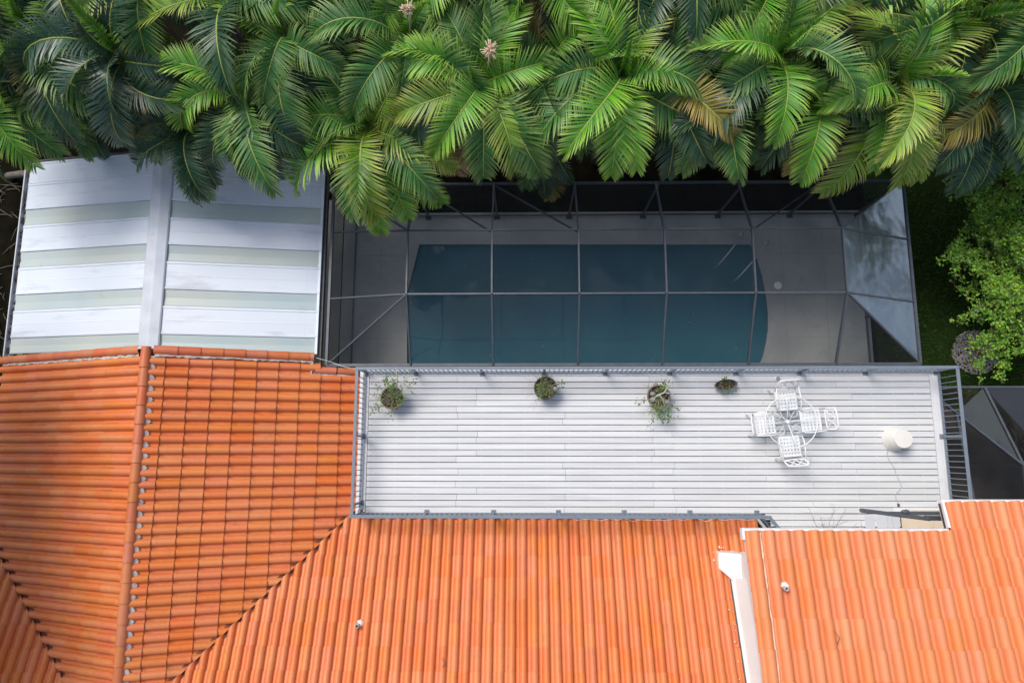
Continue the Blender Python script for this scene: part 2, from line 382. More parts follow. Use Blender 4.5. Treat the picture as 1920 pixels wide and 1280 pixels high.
# ================================================================== TILED HOUSE
PITCH = 0.40
def s_profile(p, h=0.095):
    """cross-section of one S tile: steep barrel with a lip on one flank, narrow pan"""
    out = []
    for k in range(9):
        u = -math.cos(math.pi*k/8); f = max(0.0, 1-abs(u)**(2.6 if u < 0 else 2.0))
        out.append(((0.36*u)*p, h*f**0.6))
    for t, z in ((0.44,-0.05),(0.54,-0.06),(0.645,0.0)): out.append((t*p, z*h))
    return out
def tile_pts(p, ln, h=0.106, lap=0.07, lift=0.040, thick=0.02):
    pr = s_profile(p, h=h)
    lower = [(x, -0.0, z+lift) for x, z in pr]
    upper = [(x, ln+lap, z+0.002) for x, z in pr]
    butt = [(x, -0.0, z+lift-thick) for x, z in pr]
    return lower, upper, butt
def tile_mesh(name, p, ln, h=0.106):
    b = MB(); lo, up_, bu = tile_pts(p, ln, h)
    n0 = len(lo); b.v = lo+up_+[tuple(v) for v in lo]+bu
    for i in range(n0-1):
        b.f.append((i, i+1, n0+i+1, n0+i)); b.sm.append(True); b.mi.append(0)
        b.f.append((3*n0+i, 3*n0+i+1, 2*n0+i+1, 2*n0+i)); b.sm.append(False); b.mi.append(0)
    return b.mesh(name)

def slope_frame(origin, across, upslope):
    """matrix: x along the eave, y up the slope, z out of the roof"""
    x = Vector(across).normalized(); y = Vector(upslope).normalized(); z = x.cross(y)
    mt = Matrix.Identity(4)
    for i in range(3): mt[i][0] = x[i]; mt[i][1] = y[i]; mt[i][2] = z[i]; mt[i][3] = origin[i]
    return mt

def lay_tiles(frame, nu, nv, p, ln, keep_planes, whole, cut, proto, u0=0.0, skip=None):
    """keep_planes: list of (point, normal) in world space; keep the side the normal points to"""
    rr = random.Random(int(nu*31+nv))
    pr = [(Vector(v.co)) for v in proto.vertices]
    fs = [tuple(f.vertices) for f in proto.polygons]
    for j in range(nv):
        for i in range(nu):
            mt = frame @ Matrix.Translation((u0+(i+0.36)*p+rr.uniform(-.003,.003), j*ln+rr.uniform(-.006,.006), rr.uniform(-.002,.003))) @ Matrix.Rotation(rr.uniform(-.006,.006), 4, 'Z')
            c = mt @ Vector((0, ln*0.5, 0))
            if skip and skip(c): continue
            ws = [mt @ v for v in pr]
            out = False; cross = []
            for (pt, nr) in keep_planes:
                d = [(w_-pt).dot(nr) for w_ in ws]
                if max(d) < 0.01: out = True; break
                if min(d) < 0: cross.append((pt, nr))
            if out: continue
            if cross: cut.append((ws, fs, cross))
            else: whole.append((mt, c))
def cut_mesh(name, cuts):
    bm = bmesh.new()
    for ws, fs, cross in cuts:
        b = bmesh.new(); vv = [b.verts.new(w_) for w_ in ws]
        for f in fs: b.faces.new([vv[k] for k in f]).smooth = True
        for pt, nr in cross:
            geom = list(b.verts)+list(b.edges)+list(b.faces)
            bmesh.ops.bisect_plane(b, geom=geom, plane_co=pt, plane_no=nr, clear_inner=True)
        tmp = bpy.data.meshes.new('t'); b.to_mesh(tmp); b.free(); bm.from_mesh(tmp); bpy.data.meshes.remove(tmp)
    me = bpy.data.meshes.new(name); bm.to_mesh(me); bm.free()
    return me

P1, L1 = 0.278, 0.545
proto1 = tile_mesh('roof_tile', P1, L1)
RX, RZ = -5.13, 5.0                      # north-south ridge
EX, EZ = -0.20, RZ - PITCH*(-0.20-RX)    # east eave
WX = -10.35; WZ = RZ - PITCH*(RX-WX)
NY = 0.40                                # gable end
cY, cZ = -3.90, 3.08                     # eave of the middle roof by the deck
RY = -9.6
house = thing('house', 'orange clay tiled single storey house with crossing ridges and valleys', 'house', (-2,-6,0))
sl = 1/math.sqrt(1+PITCH*PITCH)
def zc(y): return cZ + PITCH*(cY-y)
def ze(x): return RZ - PITCH*(x-RX)
def zw(x): return RZ + PITCH*(x-RX)
sY = -4.55
def zs(y): return cZ + PITCH*(sY-y)
# valley lines in plan: y = x + va (east), y = -x + vb (west)
va = cY - (RX + (RZ-cZ)/PITCH)           # where ze(x) = zc(y)
vb = sY + (RX - (RZ-cZ)/PITCH)
# underlays just below the tiles (solid sheets)
def sheet(name, pts, off, material, parent, thick=0.05):
    b = MB(); top = [Vector(p)+Vector((0,0,off)) for p in pts]; bot = [p-Vector((0,0,thick)) for p in top]
    b.quad(top); b.quad(list(reversed(bot))); k = len(pts)
    for i in range(k): b.quad([top[i], bot[i], bot[(i+1)%k], top[(i+1)%k]])
    return b.build(name, material, parent)
yv_ridge = RX + va
xv_e = EX
slope_e = sheet('roof_slope', [(RX,NY,RZ),(RX,yv_ridge,RZ),(EX,EX+va,ze(EX)),(EX,-0.03,ze(EX)),(-1.36,-0.03,ze(-1.36)),(-1.36,NY,ze(-1.36))], -0.02, M['underlay'], house)
slope_w = sheet('roof_slope', [(RX,NY,RZ),(WX,NY,zw(WX)),(WX,-WX+vb,zw(WX)),(RX,-RX+vb,RZ)], -0.02, M['underlay'], house)
slope_c = sheet('roof_slope', [(EX+0.02,cY,cZ),(RX,yv_ridge,zc(yv_ridge)),(RX,RY,zc(RY)),(9.9,RY,zc(RY)),(9.9,-4.7,zc(-4.7)),(10.62,-4.7,zc(-4.7)),(10.62,cY,cZ)], -0.025, M['underlay'], house)
slope_s = sheet('roof_slope', [(WX,-WX+vb,zw(WX)),(WX,RY,zs(RY)),(RX,RY,zs(RY)),(RX,-RX+vb,RZ)], -0.03, M['underlay'], house)
sheet('roof_slope', [(WX,RY-0.02,zc(RY)),(9.9,RY-0.02,zc(RY)),(9.9,RY-5,zc(RY)-2),(WX,RY-5,zc(RY)-2)], -0.03, M['tile'], house)
whole, cut = [], []
gy = 0.02
# east slope: eave at EX, going up to the west; the tile courses run along y
fe = slope_frame((EX+0.03,-9.2,ze(EX+0.03)), (0,1,0), (-1,0,PITCH))
valley_e = (Vector((0,va,0)), Vector((-1,1,0)).normalized())
n_e = int((0.20+9.2)/P1)+1
def skip_e(c): return c.x > -1.36 and c.y > -0.14
lay_tiles(fe, n_e, 10, P1, L1, [(valley_e[0]+Vector((0.012,-0.012,0)), valley_e[1]), (Vector((RX+0.10,0,0)), Vector((1,0,0))), (Vector((0,NY-0.2,0)), Vector((0,-1,0)))], whole, cut, proto1, skip=skip_e)
# west slope
fw = slope_frame((WX-0.03,0.20,zw(WX-0.03)), (0,-1,0), (1,0,PITCH))
lay_tiles(fw, n_e+1, 11, P1, L1, [(Vector((0,vb,0))+Vector((-0.014,-0.014,0)), Vector((1,1,0)).normalized()), (Vector((RX-0.10,0,0)), Vector((-1,0,0)))], whole, cut, proto1)
# middle slope, rising to the south
FX = 9.75+P1*3
fc = slope_frame((FX,cY+0.03,cZ-0.012), (-1,0,0), (0,-1,PITCH))
nfc = int((FX-RX)/P1)+1
lay_tiles(fc, nfc, 10, P1, L1, [(valley_e[0]+Vector((-0.004,0.004,0)), -valley_e[1]), (Vector((9.62,0,0)), Vector((-1,0,0)))], whole, cut, proto1, skip=lambda c: c.y > -4.98)
lay_tiles(fc, nfc, 2, P1, L1, [(valley_e[0]+Vector((-0.004,0.004,0)), -valley_e[1])], whole, cut, proto1)
fs_ = slope_frame((RX,sY+0.03,cZ-0.012), (-1,0,0), (0,-1,PITCH))
lay_tiles(fs_, 19, 9, P1, L1, [(Vector((0,vb,0))+Vector((0.004,0.004,0)), Vector((-1,-1,0)).normalized())], whole, cut, proto1)
# single tiles: the three hundred nearest the lens and inside the picture
def in_view(c, mg=1.0):
    d = c-CAMPOS; z = d.dot(cc)
    return abs(d.dot(ca)/z) < 0.75*mg and abs(d.dot(cb)/z) < 0.5*mg
whole.sort(key=lambda t: (0 if in_view(t[1], 0.99) else 1, (t[1]-CAMPOS).dot(cc)))
proto1.materials.append(M['tile'])
for mt, c in whole[:300]:
    if c.x > -0.2: par = slope_c
    elif c.y > c.x+va and c.x > RX: par = slope_e
    elif c.x > RX: par = slope_c
    elif c.y > -c.x+vb: par = slope_w
    else: par = slope_s
    link('tile', proto1, None, par, mt)
rest = bmesh.new()
for mt, c in whole[300:]:
    if not in_view(c, 1.25): continue
    k0 = len(rest.verts); rest.from_mesh(proto1); rest.verts.ensure_lookup_table()
    bmesh.ops.transform(rest, matrix=mt, verts=rest.verts[k0:])
cm = cut_mesh('cut_tiles', cut); rest.from_mesh(cm)
me = bpy.data.meshes.new('roof_tiles'); rest.to_mesh(me); rest.free()
stuff(link('roof_tiles', me, M['tile'], house))
M['valley'] = mat('rusty_valley', (0.20,0.085,0.055), (0.11,0.055,0.04), rough=0.9, scale=5)
vf = MB()
for (xa, xb, fy, f1, f2) in ((EX-0.05, RX, lambda x: x+va, ze, 1), (WX, RX, lambda x: -x+vb, zw, -1)):
    pa = Vector((xa, fy(xa), f1(xa)+0.035)); pb = Vector((xb, fy(xb), f1(xb)+0.035)); w_ = 0.07
    for dx, dy in ((-w_*f2, w_), (w_*f2, -w_)):
        qa = pa+Vector((dx,dy,0.028)); qb = pb+Vector((dx,dy,0.028))
        vf.quad([pa, pb, qb, qa])
vf.build('valley_flashing', M['valley'], house)
# ridge tiles
def barrel(name, p, q, r0, r1, material, parent, seg=8, sag=0.0):
    p = Vector(p); q = Vector(q); d = (q-p).normalized(); side = d.cross(Vector((0,0,1))).normalized(); up_ = side.cross(d)
    b = MB(); rows = []
    for e, r in ((p, r0), (q, r1)):
        rows.append([e + side*(math.cos(math.pi*k/seg)*r) + up_*(math.sin(math.pi*k/seg)*r) for k in range(seg+1)])
    k0 = 0; b.v = [tuple(v) for v in rows[0]+rows[1]]; m_ = seg+1
    for k in range(seg): b.f.append((k, k+1, m_+k+1, m_+k)); b.sm.append(True); b.mi.append(0)
    inner = [e_ - (e_-p).normalized()*0.02 for e_ in rows[0]]
    z0 = len(b.v); b.v += [tuple(v) for v in rows[0]+inner]
    for k in range(seg): b.f.append((z0+k, z0+m_+k, z0+m_+k+1, z0+k+1)); b.sm.append(False); b.mi.append(0)
    return b.build(name, material, parent)
y = NY
while y > -9.0:
    barrel('ridge_tile', (RX, y-0.50, RZ+0.050), (RX, y+0.03, RZ+0.035), 0.140, 0.122, M['ridge'], house); y -= 0.47
# rake tiles along the gable
for side, z_, xs in ((1, ze, [RX+0.16+0.5*k for k in range(8)]), (-1, zw, [RX-0.16-0.5*k for k in range(11)])):
    for x in xs:
        x2 = x+side*0.52
        if side == 1 and x2 > -1.2: x2 = -1.33
        barrel('rake_tile', (x2, NY-0.04, z_(x2)+0.06), (x, NY-0.04, z_(x)+0.045), 0.125, 0.115, M['ridge'], house)
for x in (-0.75,-1.30):
    barrel('rake_tile', (x+0.52, 0.0, ze(x+0.52)+0.05), (x, 0.0, ze(x)+0.04), 0.11, 0.10, M['ridge'], house)
# mortar: along the rake, along the east foot of the ridge
def ragged(name, pts, wdt, h, parent, material, seed=1, amp=0.35):
    rr = random.Random(seed); b = MB(); top = []
    P_ = []
    for a, c in zip(pts[:-1], pts[1:]):
        a = Vector(a); c = Vector(c); k = max(2, int((c-a).length/0.09))
        for i in range(k): P_.append(a.lerp(c, i/k))
    P_.append(Vector(pts[-1]))
    rows = []
    for i, p in enumerate(P_):
        d = (P_[min(i+1,len(P_)-1)]-P_[max(0,i-1)]).normalized(); sd_ = d.cross(Vector((0,0,1))).normalized()
        w1 = wdt*(0.5+amp*rr.uniform(-1,1)); w2 = wdt*(0.5+amp*rr.uniform(-1,1))
        rows.append((p-sd_*w1-Vector((0,0,h)), p-sd_*w1*0.7+Vector((0,0,h*rr.uniform(.6,1.2))), p+sd_*w2*0.7+Vector((0,0,h*rr.uniform(.6,1.2))), p+sd_*w2-Vector((0,0,h))))
    for r1, r2 in zip(rows[:-1], rows[1:]):
        for k in range(3): b.quad([r1[k], r1[k+1], r2[k+1], r2[k]])
    return b.build(name, material, parent)
ragged('rake_mortar', [(RX+0.2,0.225,ze(RX+0.2)+0.07),(-1.34,0.235,ze(-1.34)+0.07)], 0.075, 0.03, house, M['mortar'], 2)
ragged('rake_mortar', [(RX-0.2,0.215,zw(RX-0.2)+0.07),(WX,0.225,zw(WX)+0.07)], 0.075, 0.03, house, M['mortar'], 3)
ragged('rake_mortar', [(-1.38,-0.13,ze(-1.38)+0.06),(-0.25,-0.13,ze(-0.25)+0.06)], 0.10, 0.03, house, M['mortar'], 4)
ragged('rake_mortar', [(-1.38,0.30,ze(-1.38)+0.05),(-1.38,-0.13,ze(-1.38)+0.05)], 0.07, 0.03, house, M['mortar'], 5)
zig = MB(); rr = random.Random(5)       # bedding mortar showing between the barrels under the ridge
y = 0.2; k = 0
while y > -9.0:
    x0 = RX+0.12; x1 = RX+0.21+rr.uniform(0,.03); x2 = RX+0.155
    for (xa, ya, xb, yb) in ((x1, y, x2, y-P1*0.45), (x2, y-P1*0.45, x1, y-P1)):
        zig.quad([(x0,ya,ze(x0)+0.095),(x0,yb,ze(x0)+0.095),(xb,yb,ze(xb)+0.075),(xa,ya,ze(xa)+0.075)])
        zig.quad([(xa,ya,ze(xa)+0.075),(xb,yb,ze(xb)+0.075),(xb,yb,ze(xb)-0.02),(xa,ya,ze(xa)-0.02)])
    y -= P1
zig.build('ridge_mortar', M['mortar'], house)
# walls of the house
wb = MB(); wb.box((WX+0.5,-12,0),(EX-0.45,0.0,2.7)); wb.build('wall', M['stucco'], house)
wb = MB(); wb.box((EX-0.447,-12,0),(9.9,-4.2,2.75)); wb.build('wall', M['stucco'], house)
# gable wall closing the north end above the metal roof
gw = MB()
for yy in (0.12, 0.0):
    gw.quad([(WX+0.4,yy,2.7),(RX,yy,2.7),(EX-1.4,yy,2.7),(EX-1.4,yy,ze(EX-1.4)-0.12),(RX,yy,RZ-0.12),(WX+0.4,yy,zw(WX+0.4)-0.12)])
gw.build('gable_wall', M['stucco'], house)

# ================================================================== UPPER ROOM
P2, L2, PI2 = 0.318, 0.585, 0.25
UX, UY, UZ = 9.19, -3.90, 6.55
def zu(y): return UZ + PI2*(UY-y)
room = thing('upper_room', 'white rendered upstairs room with pale orange tiled roof behind the deck', 'house', (12.8,-6.5,3.2))
proto2 = tile_mesh('upper_roof_tile', P2, L2, h=0.145); proto2.materials.append(M['tile_pale'])
wh2, cut2 = [], []
sub1 = sheet('roof_slope', [(UX+0.03,UY-0.03,zu(UY-0.03)),(UX+0.03,-9.2,zu(-9.2)),(13.52,-9.2,zu(-9.2)),(13.52,UY-0.03,zu(UY-0.03))], -0.02, M['underlay'], room)
sub2 = sheet('roof_slope', [(13.53,-3.30,zu(-3.30)),(13.53,-9.2,zu(-9.2)),(18.2,-9.2,zu(-9.2)),(18.2,-3.30,zu(-3.30))], -0.02, M['underlay'], room)
fu1 = slope_frame((13.62,UY+0.02,zu(UY+0.02)), (-1,0,0), (0,-1,PI2))
nu1 = 14
lay_tiles(fu1, nu1, 9, P2, L2, [], wh2, cut2, proto2)
fu2 = slope_frame((13.62+P2*14,-3.27,zu(-3.27)), (-1,0,0), (0,-1,PI2))
lay_tiles(fu2, 14, 10, P2, L2, [], wh2, cut2, proto2)
for mt, c in wh2: link('tile', proto2, None, sub1 if c.x < 13.52 else sub2, mt)
ragged('rake_mortar', [(UX+0.30,UY,zu(UY)+0.05),(UX+0.30,-8.8,zu(-8.8)+0.05)], 0.042, 0.03, room, M['cream_mortar'], 6, 0.25)
ragged('rake_mortar', [(13.86,-3.3,zu(-3.3)+0.05),(13.86,-4.0,zu(-4.0)+0.05)], 0.042, 0.03, room, M['cream_mortar'], 7, 0.25)
fb = MB()
fb.bar((UX-0.02,UY+0.055,UZ-0.03),(13.55,UY+0.055,UZ-0.03),0.05,0.16)
fb.build('fascia', M['white_paint'], room)
fb = MB(); fb.bar((13.575,UY+0.08,UZ-0.04),(13.575,-3.30,zu(-3.30)-0.04),0.05,0.18); fb.build('fascia', M['white_paint'], room)
fb = MB(); fb.bar((13.56,-3.245,zu(-3.245)-0.06),(18.2,-3.245,zu(-3.245)-0.06),0.05,0.16); fb.build('fascia', M['white_paint'], room)
fb = MB(); fb.bar((UX-0.045,UY+0.08,UZ-0.04),(UX-0.045,UY-0.16,zu(UY-0.16)-0.05),0.05,0.16); fb.build('fascia', M['white_paint'], room)
fb = MB(); fb.bar((UX+0.02,UY-0.17,zu(UY-0.17)-0.09),(UX+0.02,-9.2,zu(-9.2)-0.09),0.04,0.12); fb.build('fascia', M['white_paint'], room)
wb = MB(); wb.box((9.84,-9.2,2.9),(18,-4.75,5.25)); wb.build('wall', M['stucco'], room)
wb = MB(); wb.box((9.84,-6.05,5.25),(18,-4.75,6.5)); wb.build('wall', M['stucco'], room)
wb = MB(); wb.box((9.93,-9.2,5.25),(18,-6.05,6.5)); wb.build('wall', M['stucco'], room)
wd = MB(); wd.box((9.86,-9.1,5.262),(9.925,-6.12,6.45)); win = wd.build('window', M['window'], room)
wf = MB()
for ya, yb in ((-6.12,-6.05),(-7.35,-7.27),(-9.2,-9.1)): wf.box((9.845,ya,5.255),(9.93,yb,6.5))
wf.build('window_frame', M['grey_panel'], win)
sb = MB(); sb.box((9.825,-9.2,5.20),(9.88,-6.05,5.256)); sb.build('sill', M['white_paint'], win)
# rendered return box where the wall meets the lower roof
rb = MB()
z1, z2 = zc(-4.75), zc(-5.45)
rb.v = [(9.36,-4.72,z1-0.05),(9.36,-5.12,z1-0.05),(9.842,-5.50,z1-0.05),(9.842,-4.72,z1-0.05),
        (9.36,-4.72,z1+0.32),(9.36,-5.12,z1+0.30),(9.842,-5.56,z1+0.62),(9.842,-4.72,z1+0.65)]
rb.f = [(4,5,6,7),(0,1,5,4),(1,2,6,5),(3,0,4,7)]; rb.sm = [False]*4; rb.mi = [0]*4
bo = rb.build('wall_return', M['stucco'], room)
bv = bo.modifiers.new('bevel', 'BEVEL'); bv.width = 0.02; bv.segments = 2
rr = random.Random(11)
sp = MB()
for i in range(34):
    t = rr.random()
    if i < 16: x, y = 9.30+0.36*t, -4.66+rr.uniform(-.03,.10)*rr.random()
    elif i < 20: x, y = 9.31+rr.uniform(-.03,.02), -4.72-0.3*t
    else: x, y = 9.56+rr.uniform(-.10,.02), -5.4-3.6*t
    r = rr.uniform(.008,.03) if i < 20 else rr.uniform(.006,.018)
    z = zc(y)+0.098
    sp.lathe((x,y,z-0.03), [(r,0),(r*0.9,0.03),(r*0.5,0.036)], n=6, smooth=False)
sp.build('mortar_splashes', M['white_paint'], room)
# sloping white kerb that closes the joint between the wall and the lower roof
kb = MB()
ka = [(9.63,-5.30,zc(-5.30)-0.1),(9.63,-5.30,zc(-5.30)+0.16),(9.70,-5.30,zc(-5.30)+0.26),(9.838,-5.30,zc(-5.30)+0.80)]
kc = [(x,-9.2,z+PITCH*3.9) for x, y, z in ka]
for i in range(3): kb.quad([ka[i],ka[i+1],kc[i+1],kc[i]])
kb.quad([(9.838,-5.30,zc(-5.30)-0.1)]+list(reversed(ka)))
kb.build('wall_kerb', M['stucco'], room)
# flashing along the foot of the west wall
fl = MB(); fl.bar((9.615,-5.4,zc(-5.4)+0.08),(9.615,-9.2,zc(-9.2)+0.08),0.03,0.14); fl.build('wall_flashing', M['dark_gutter'], room)

# ================================================================== ROOF DECK
DZ = 3.2; DW = 15.66; DS = -3.82
deck = thing('roof_deck', 'long white grey boarded roof deck between pool cage and tiled roof', 'deck', (7.8,-1.9,0))
b = MB(); b.box((-0.13,-3.95,2.7),(DW+0.02,0.10,DZ-0.20)); b.build('base', M['deck_base'], deck)
b = MB(); bp0 = [(10.60,-3.951),(11.24,-4.74),(DW+0.02,-4.74),(DW+0.02,-3.951)]
b.quad([(x,y,DZ-0.20) for x, y in bp0])
for i in range(4): b.quad([(*bp0[i],DZ-0.20),(*bp0[i],2.7),(*bp0[(i+1)%4],2.7),(*bp0[(i+1)%4],DZ-0.20)])
b.build('base', M['deck_base'], deck)
b = MB(); b.bar((10.58,-3.93,DZ-0.06),(11.22,-4.74,DZ-0.06),0.07,0.14); b.build('border_board', M['deck_white'], deck)
b = MB(); b.box((-0.05,-4.1,0),(DW,-0.06,2.69)); b.build('wall', M['beige'], deck)
x = 0.3
while x < DW-0.1:
    b = MB(); b.box((x-0.014,-3.9 if x < 11.2 else -4.7,DZ-0.049),(x+0.014,-0.13,DZ-0.026)); b.build('joist', M['joist'], deck); x += 0.59
# border boards
for (a, c) in (((-0.13,-0.128,DZ-0.197),(DW+0.02,0.10,DZ+0.004)),((-0.13,-3.95,DZ-0.197),(-0.005,-0.131,DZ+0.004)),((0.045,-3.78,DZ-0.197),(0.125,-0.131,DZ+0.003)),((DW-0.22,-3.63,DZ-0.197),(DW-0.06,-0.131,DZ+0.003)),((DW-0.057,-4.73,DZ-0.197),(DW+0.02,-0.131,DZ+0.004))):
    b = MB(); b.box(a, c); b.build('border_board', M['deck_white'], deck)
b = MB(); b.box((-0.002,-3.78,DZ-0.05),(0.043,-0.131,DZ-0.004)); b.build('border_board', M['deck_white'], deck)
rr = random.Random(21)
PITCHB = 0.1672; GAP = 0.017
joints = [[3.12,8.4,13.3],[2.56,7.85,12.1],[5.5,10.9],[3.1,7.9,10.9],[2.6,5.5,8.4,13.3],[5.45,8.45,12.9]]
last = -1
for k in range(27):
    yt = -0.138 - k*PITCHB; yb = yt - (PITCHB-GAP)
    x0, x1 = 0.135, DW-0.225
    if k == 21: yb = max(yb, -3.795)
    if k >= 22:
        x0 = 10.62 + 0.80*(-3.82-yb) + 0.05
        if k >= 24: x1 = 13.38
        elif k >= 22: x1 = 14.33
        if k >= 26: x1 = 13.38
    ch = rr.randrange(len(joints))
    while ch == last: ch = rr.randrange(len(joints))
    last = ch
    xs = [x0]+[j+rr.uniform(-.02,.02) for j in joints[ch] if x0+0.3 < j < x1-0.3]+[x1]
    for a, c in zip(xs[:-1], xs[1:]):
        g1, g2 = rr.uniform(-.0025,.0025), rr.uniform(-.0025,.0025); z = DZ-0.024; t = DZ+rr.uniform(-.0015,.0015)
        if k == 21: g2 = 0
        q = MB(); e = 0.003
        q.v = [(a+e,yb+g1,z),(c-e,yb+g2,z),(c-e,yt+g2,z),(a+e,yt+g1,z),(a+e,yb+g1,t-e),(c-e,yb+g2,t-e),(c-e,yt+g2,t-e),(a+e,yt+g1,t-e),
               (a+2*e,yb+g1+e,t),(c-2*e,yb+g2+e,t),(c-2*e,yt+g2-e,t),(a+2*e,yt+g1-e,t)]
        q.f = [(8,9,10,11),(4,5,9,8),(5,6,10,9),(6,7,11,10),(7,4,8,11),(0,1,5,4),(1,2,6,5),(2,3,7,6),(3,0,4,7)]
        q.sm = [False]*9; q.mi = [0]*9
        q.build('board', M['board'], deck)
b = MB(); b.box((0.135,-3.95,DZ-0.197),(10.60,-3.80,DZ+0.002)); b.build('border_board', M['deck_white'], deck)
# landing by the door: beige tiles and a grey plate
land = MB(); land.box((14.36,-4.72,DZ-0.03),(15.56,-3.72,DZ+0.006)); lo_ = land.build('landing', M['beige'], deck)
for i in range(3):
    for j in range(2):
        q = MB(); q.box((14.42+i*0.38,-4.66+j*0.42,DZ+0.0062),(14.42+i*0.38+0.372,-4.66+j*0.42+0.412,DZ+0.014)); q.build('tile', M['beige'], lo_)
q = MB(); q.box((14.18,-3.715,DZ-0.02),(15.56,-3.645,DZ+0.03)); q.build('sill', M['white_paint'], deck)
q = MB(); q.box((14.18,-3.85,DZ-0.02),(14.355,-3.717,DZ+0.025)); q.build('sill', M['white_paint'], deck)
for xa, xb in ((13.40,13.66),(13.70,13.98),(13.99,14.12),(14.13,14.30)):
    q = MB(); q.box((xa,-4.72,DZ-0.02),(xb,-3.86 if xa > 13.5 else -3.84,DZ+0.012)); q.build('threshold_plate', M['grey_panel'], deck)

# ------------------------------------------------------------------ railings
RH = 0.92
def railing(label, p, q, posts, spacing, inward, bottom=True):
    p = Vector(p); q = Vector(q); d = (q-p); ln = d.length; d.normalize(); side = Vector(inward)
    t = thing('deck_railing', label, 'railing', (p.x,p.y,DZ), group='blue grey railings round the deck')
    up_ = Vector((0,0,1))
    a = MB(); a.bar(p+up_*(RH-0.02)-d*0.04, q+up_*(RH-0.02)+d*0.04, 0.082, 0.04); o = a.build('top_rail', M['rail'], t)
    bv = o.modifiers.new('bevel','BEVEL'); bv.width = 0.008; bv.segments = 2
    a = MB(); a.bar(p+up_*0.085, q+up_*0.085, 0.05, 0.035); a.build('bottom_rail', M['rail'], t)
    for f in posts:
        c = p + d*f
        a = MB(); a.bar(c+up_*0.012, c+up_*(RH-0.04), 0.058, 0.058, up=d); po = a.build('post', M['rail'], t)
        a = MB(); a.box((c.x-0.065+side.x*0.035, c.y-0.065+side.y*0.035, DZ+0.004), (c.x+0.065+side.x*0.035, c.y+0.065+side.y*0.035, DZ+0.02))
        a.lathe((c.x+side.x*0.075, c.y+side.y*0.075, DZ+0.004), [(0.02,0),(0.02,0.024),(0.012,0.03)], n=8)
        a.build('post_foot', M['rail'], po)
    k = max(1, int(round(ln/spacing))); me = None
    for i in range(1, k):
        c = p + d*(ln*i/k)
        if any(abs((ln*i/k)-f) < 0.05 for f in posts): continue
        if me is None:
            a = MB(); a.bar((0,0,0.10),(0,0,RH-0.04),0.019,0.019,up=(0,1,0)); me = a.mesh('baluster')
        link('baluster', me, M['rail'], t, Matrix.Translation(c))
    return t
railing('long blue grey railing between the deck and the pool cage', (0,-0.02,DZ),(DW,-0.02,DZ), [0.03,1.42,3.25,4.95,6.63,8.4,10.2,11.93,13.72,DW-0.03], 0.131, (0,-1,0))
railing('short blue grey railing at the deck end beside the ridged orange roof slope', (0,-0.075,DZ),(0,DS+0.06,DZ), [1.70,3.46], 0.139, (1,0,0))
railing('blue grey railing at the deck end overlooking the lawn and dark screen panels', (DW,-0.075,DZ),(DW,-4.65,DZ), [1.71,4.4], 0.150, (-1,0,0))
railing('long low looking blue grey railing along the eave of the middle tiled roof', (-0.03,DS,DZ),(10.60,DS,DZ), [0.03,1.82,3.61,5.34,7.09,8.83,10.60], 0.131, (0,1,0))
railing('stub of blue grey railing slanting in under the white gutter', (10.64,DS-0.055,DZ),(11.20,DS-0.76,DZ), [0.85], 0.15, (0.7,0.5,0))

# ================================================================== METAL PATIO ROOF
proof = thing('patio_roof', 'white ridged metal patio roof with blue green translucent strips', 'roof', (-6,3.4,0))
MRX, MRZ, MEZ = -5.95, 3.50, 2.70
MWX, MEX = -10.45, -1.50
ys0, ys1 = 0.56, 6.36
rows = []      # (y0,y1,translucent)
y = ys0
seq = [0.50,0.86,0.52,0.86,0.53,0.86,0.54,0.86]
tot = sum(seq)+0.72; scl = (ys1-ys0)/tot
for i, h in enumerate(seq+[0.72]):
    rows.append((y, y+h*scl, i % 2 == 0 and i < 8)); y += h*scl
def zm(x): return MRZ-(MRZ-MEZ)*((x-MRX)/(MEX-MRX) if x > MRX else (x-MRX)/(MWX-MRX))
for side, xe in ((-1, MWX), (1, MEX)):
    for (y0, y1, tl) in rows:
        dy = 0.0 if side > 0 else 0.02
        xi = MRX+side*0.10; xo = xe-side*0.02
        b = MB(); e = 0.045 if not tl else 0.0
        # profile across the panel: seam lips for the white ones, shallow sag for the sheets
        if tl: prof = [(y0+0.004,0.0),(y0+0.03,0.012),((y0+y1)/2,-0.006),(y1-0.03,0.012),(y1-0.004,0.0)]
        else: prof = [(y0,0.0),(y0+0.004,0.042),(y0+0.055,0.046),(y0+0.075,0.030),((y0+y1)/2-0.02,0.030),((y0+y1)/2,0.034),((y0+y1)/2+0.02,0.030),(y1-0.075,0.030),(y1-0.055,0.046),(y1-0.004,0.042),(y1,0.0)]
        for (ya, za), (yb, zb) in zip(prof[:-1], prof[1:]):
            pa = [(xi,ya+dy,zm(xi)+za),(xo,ya+dy,zm(xo)+za),(xo,yb+dy,zm(xo)+zb),(xi,yb+dy,zm(xi)+zb)]
            if side < 0: pa.reverse()
            b.quad(pa)
        # outer end face gives thickness
        for (ya, za), (yb, zb) in zip(prof[:-1], prof[1:]):
            b.quad([(xo,ya+dy,zm(xo)+za),(xo,ya+dy,zm(xo)-0.04),(xo,yb+dy,zm(xo)-0.04),(xo,yb+dy,zm(xo)+zb)])
        o = b.build('translucent_panel' if tl else 'metal_panel', M['skylight'] if tl else M['panel'], proof)
        if not tl:
            sc_ = MB()
            for q in range(5):
                yy = y0+0.12+(y1-y0-0.24)*q/4
                sc_.lathe((xo-side*0.35,yy+dy,zm(xo-side*0.35)+0.029), [(0.016,0),(0.013,0.008)], n=6, smooth=False)
            sc_.build('screws', M['galv'], o)
cp = MB()
cpr = [(-0.30,-0.028),(-0.27,0.002),(-0.03,0.052),(0.03,0.052),(0.27,0.002),(0.30,-0.028)]
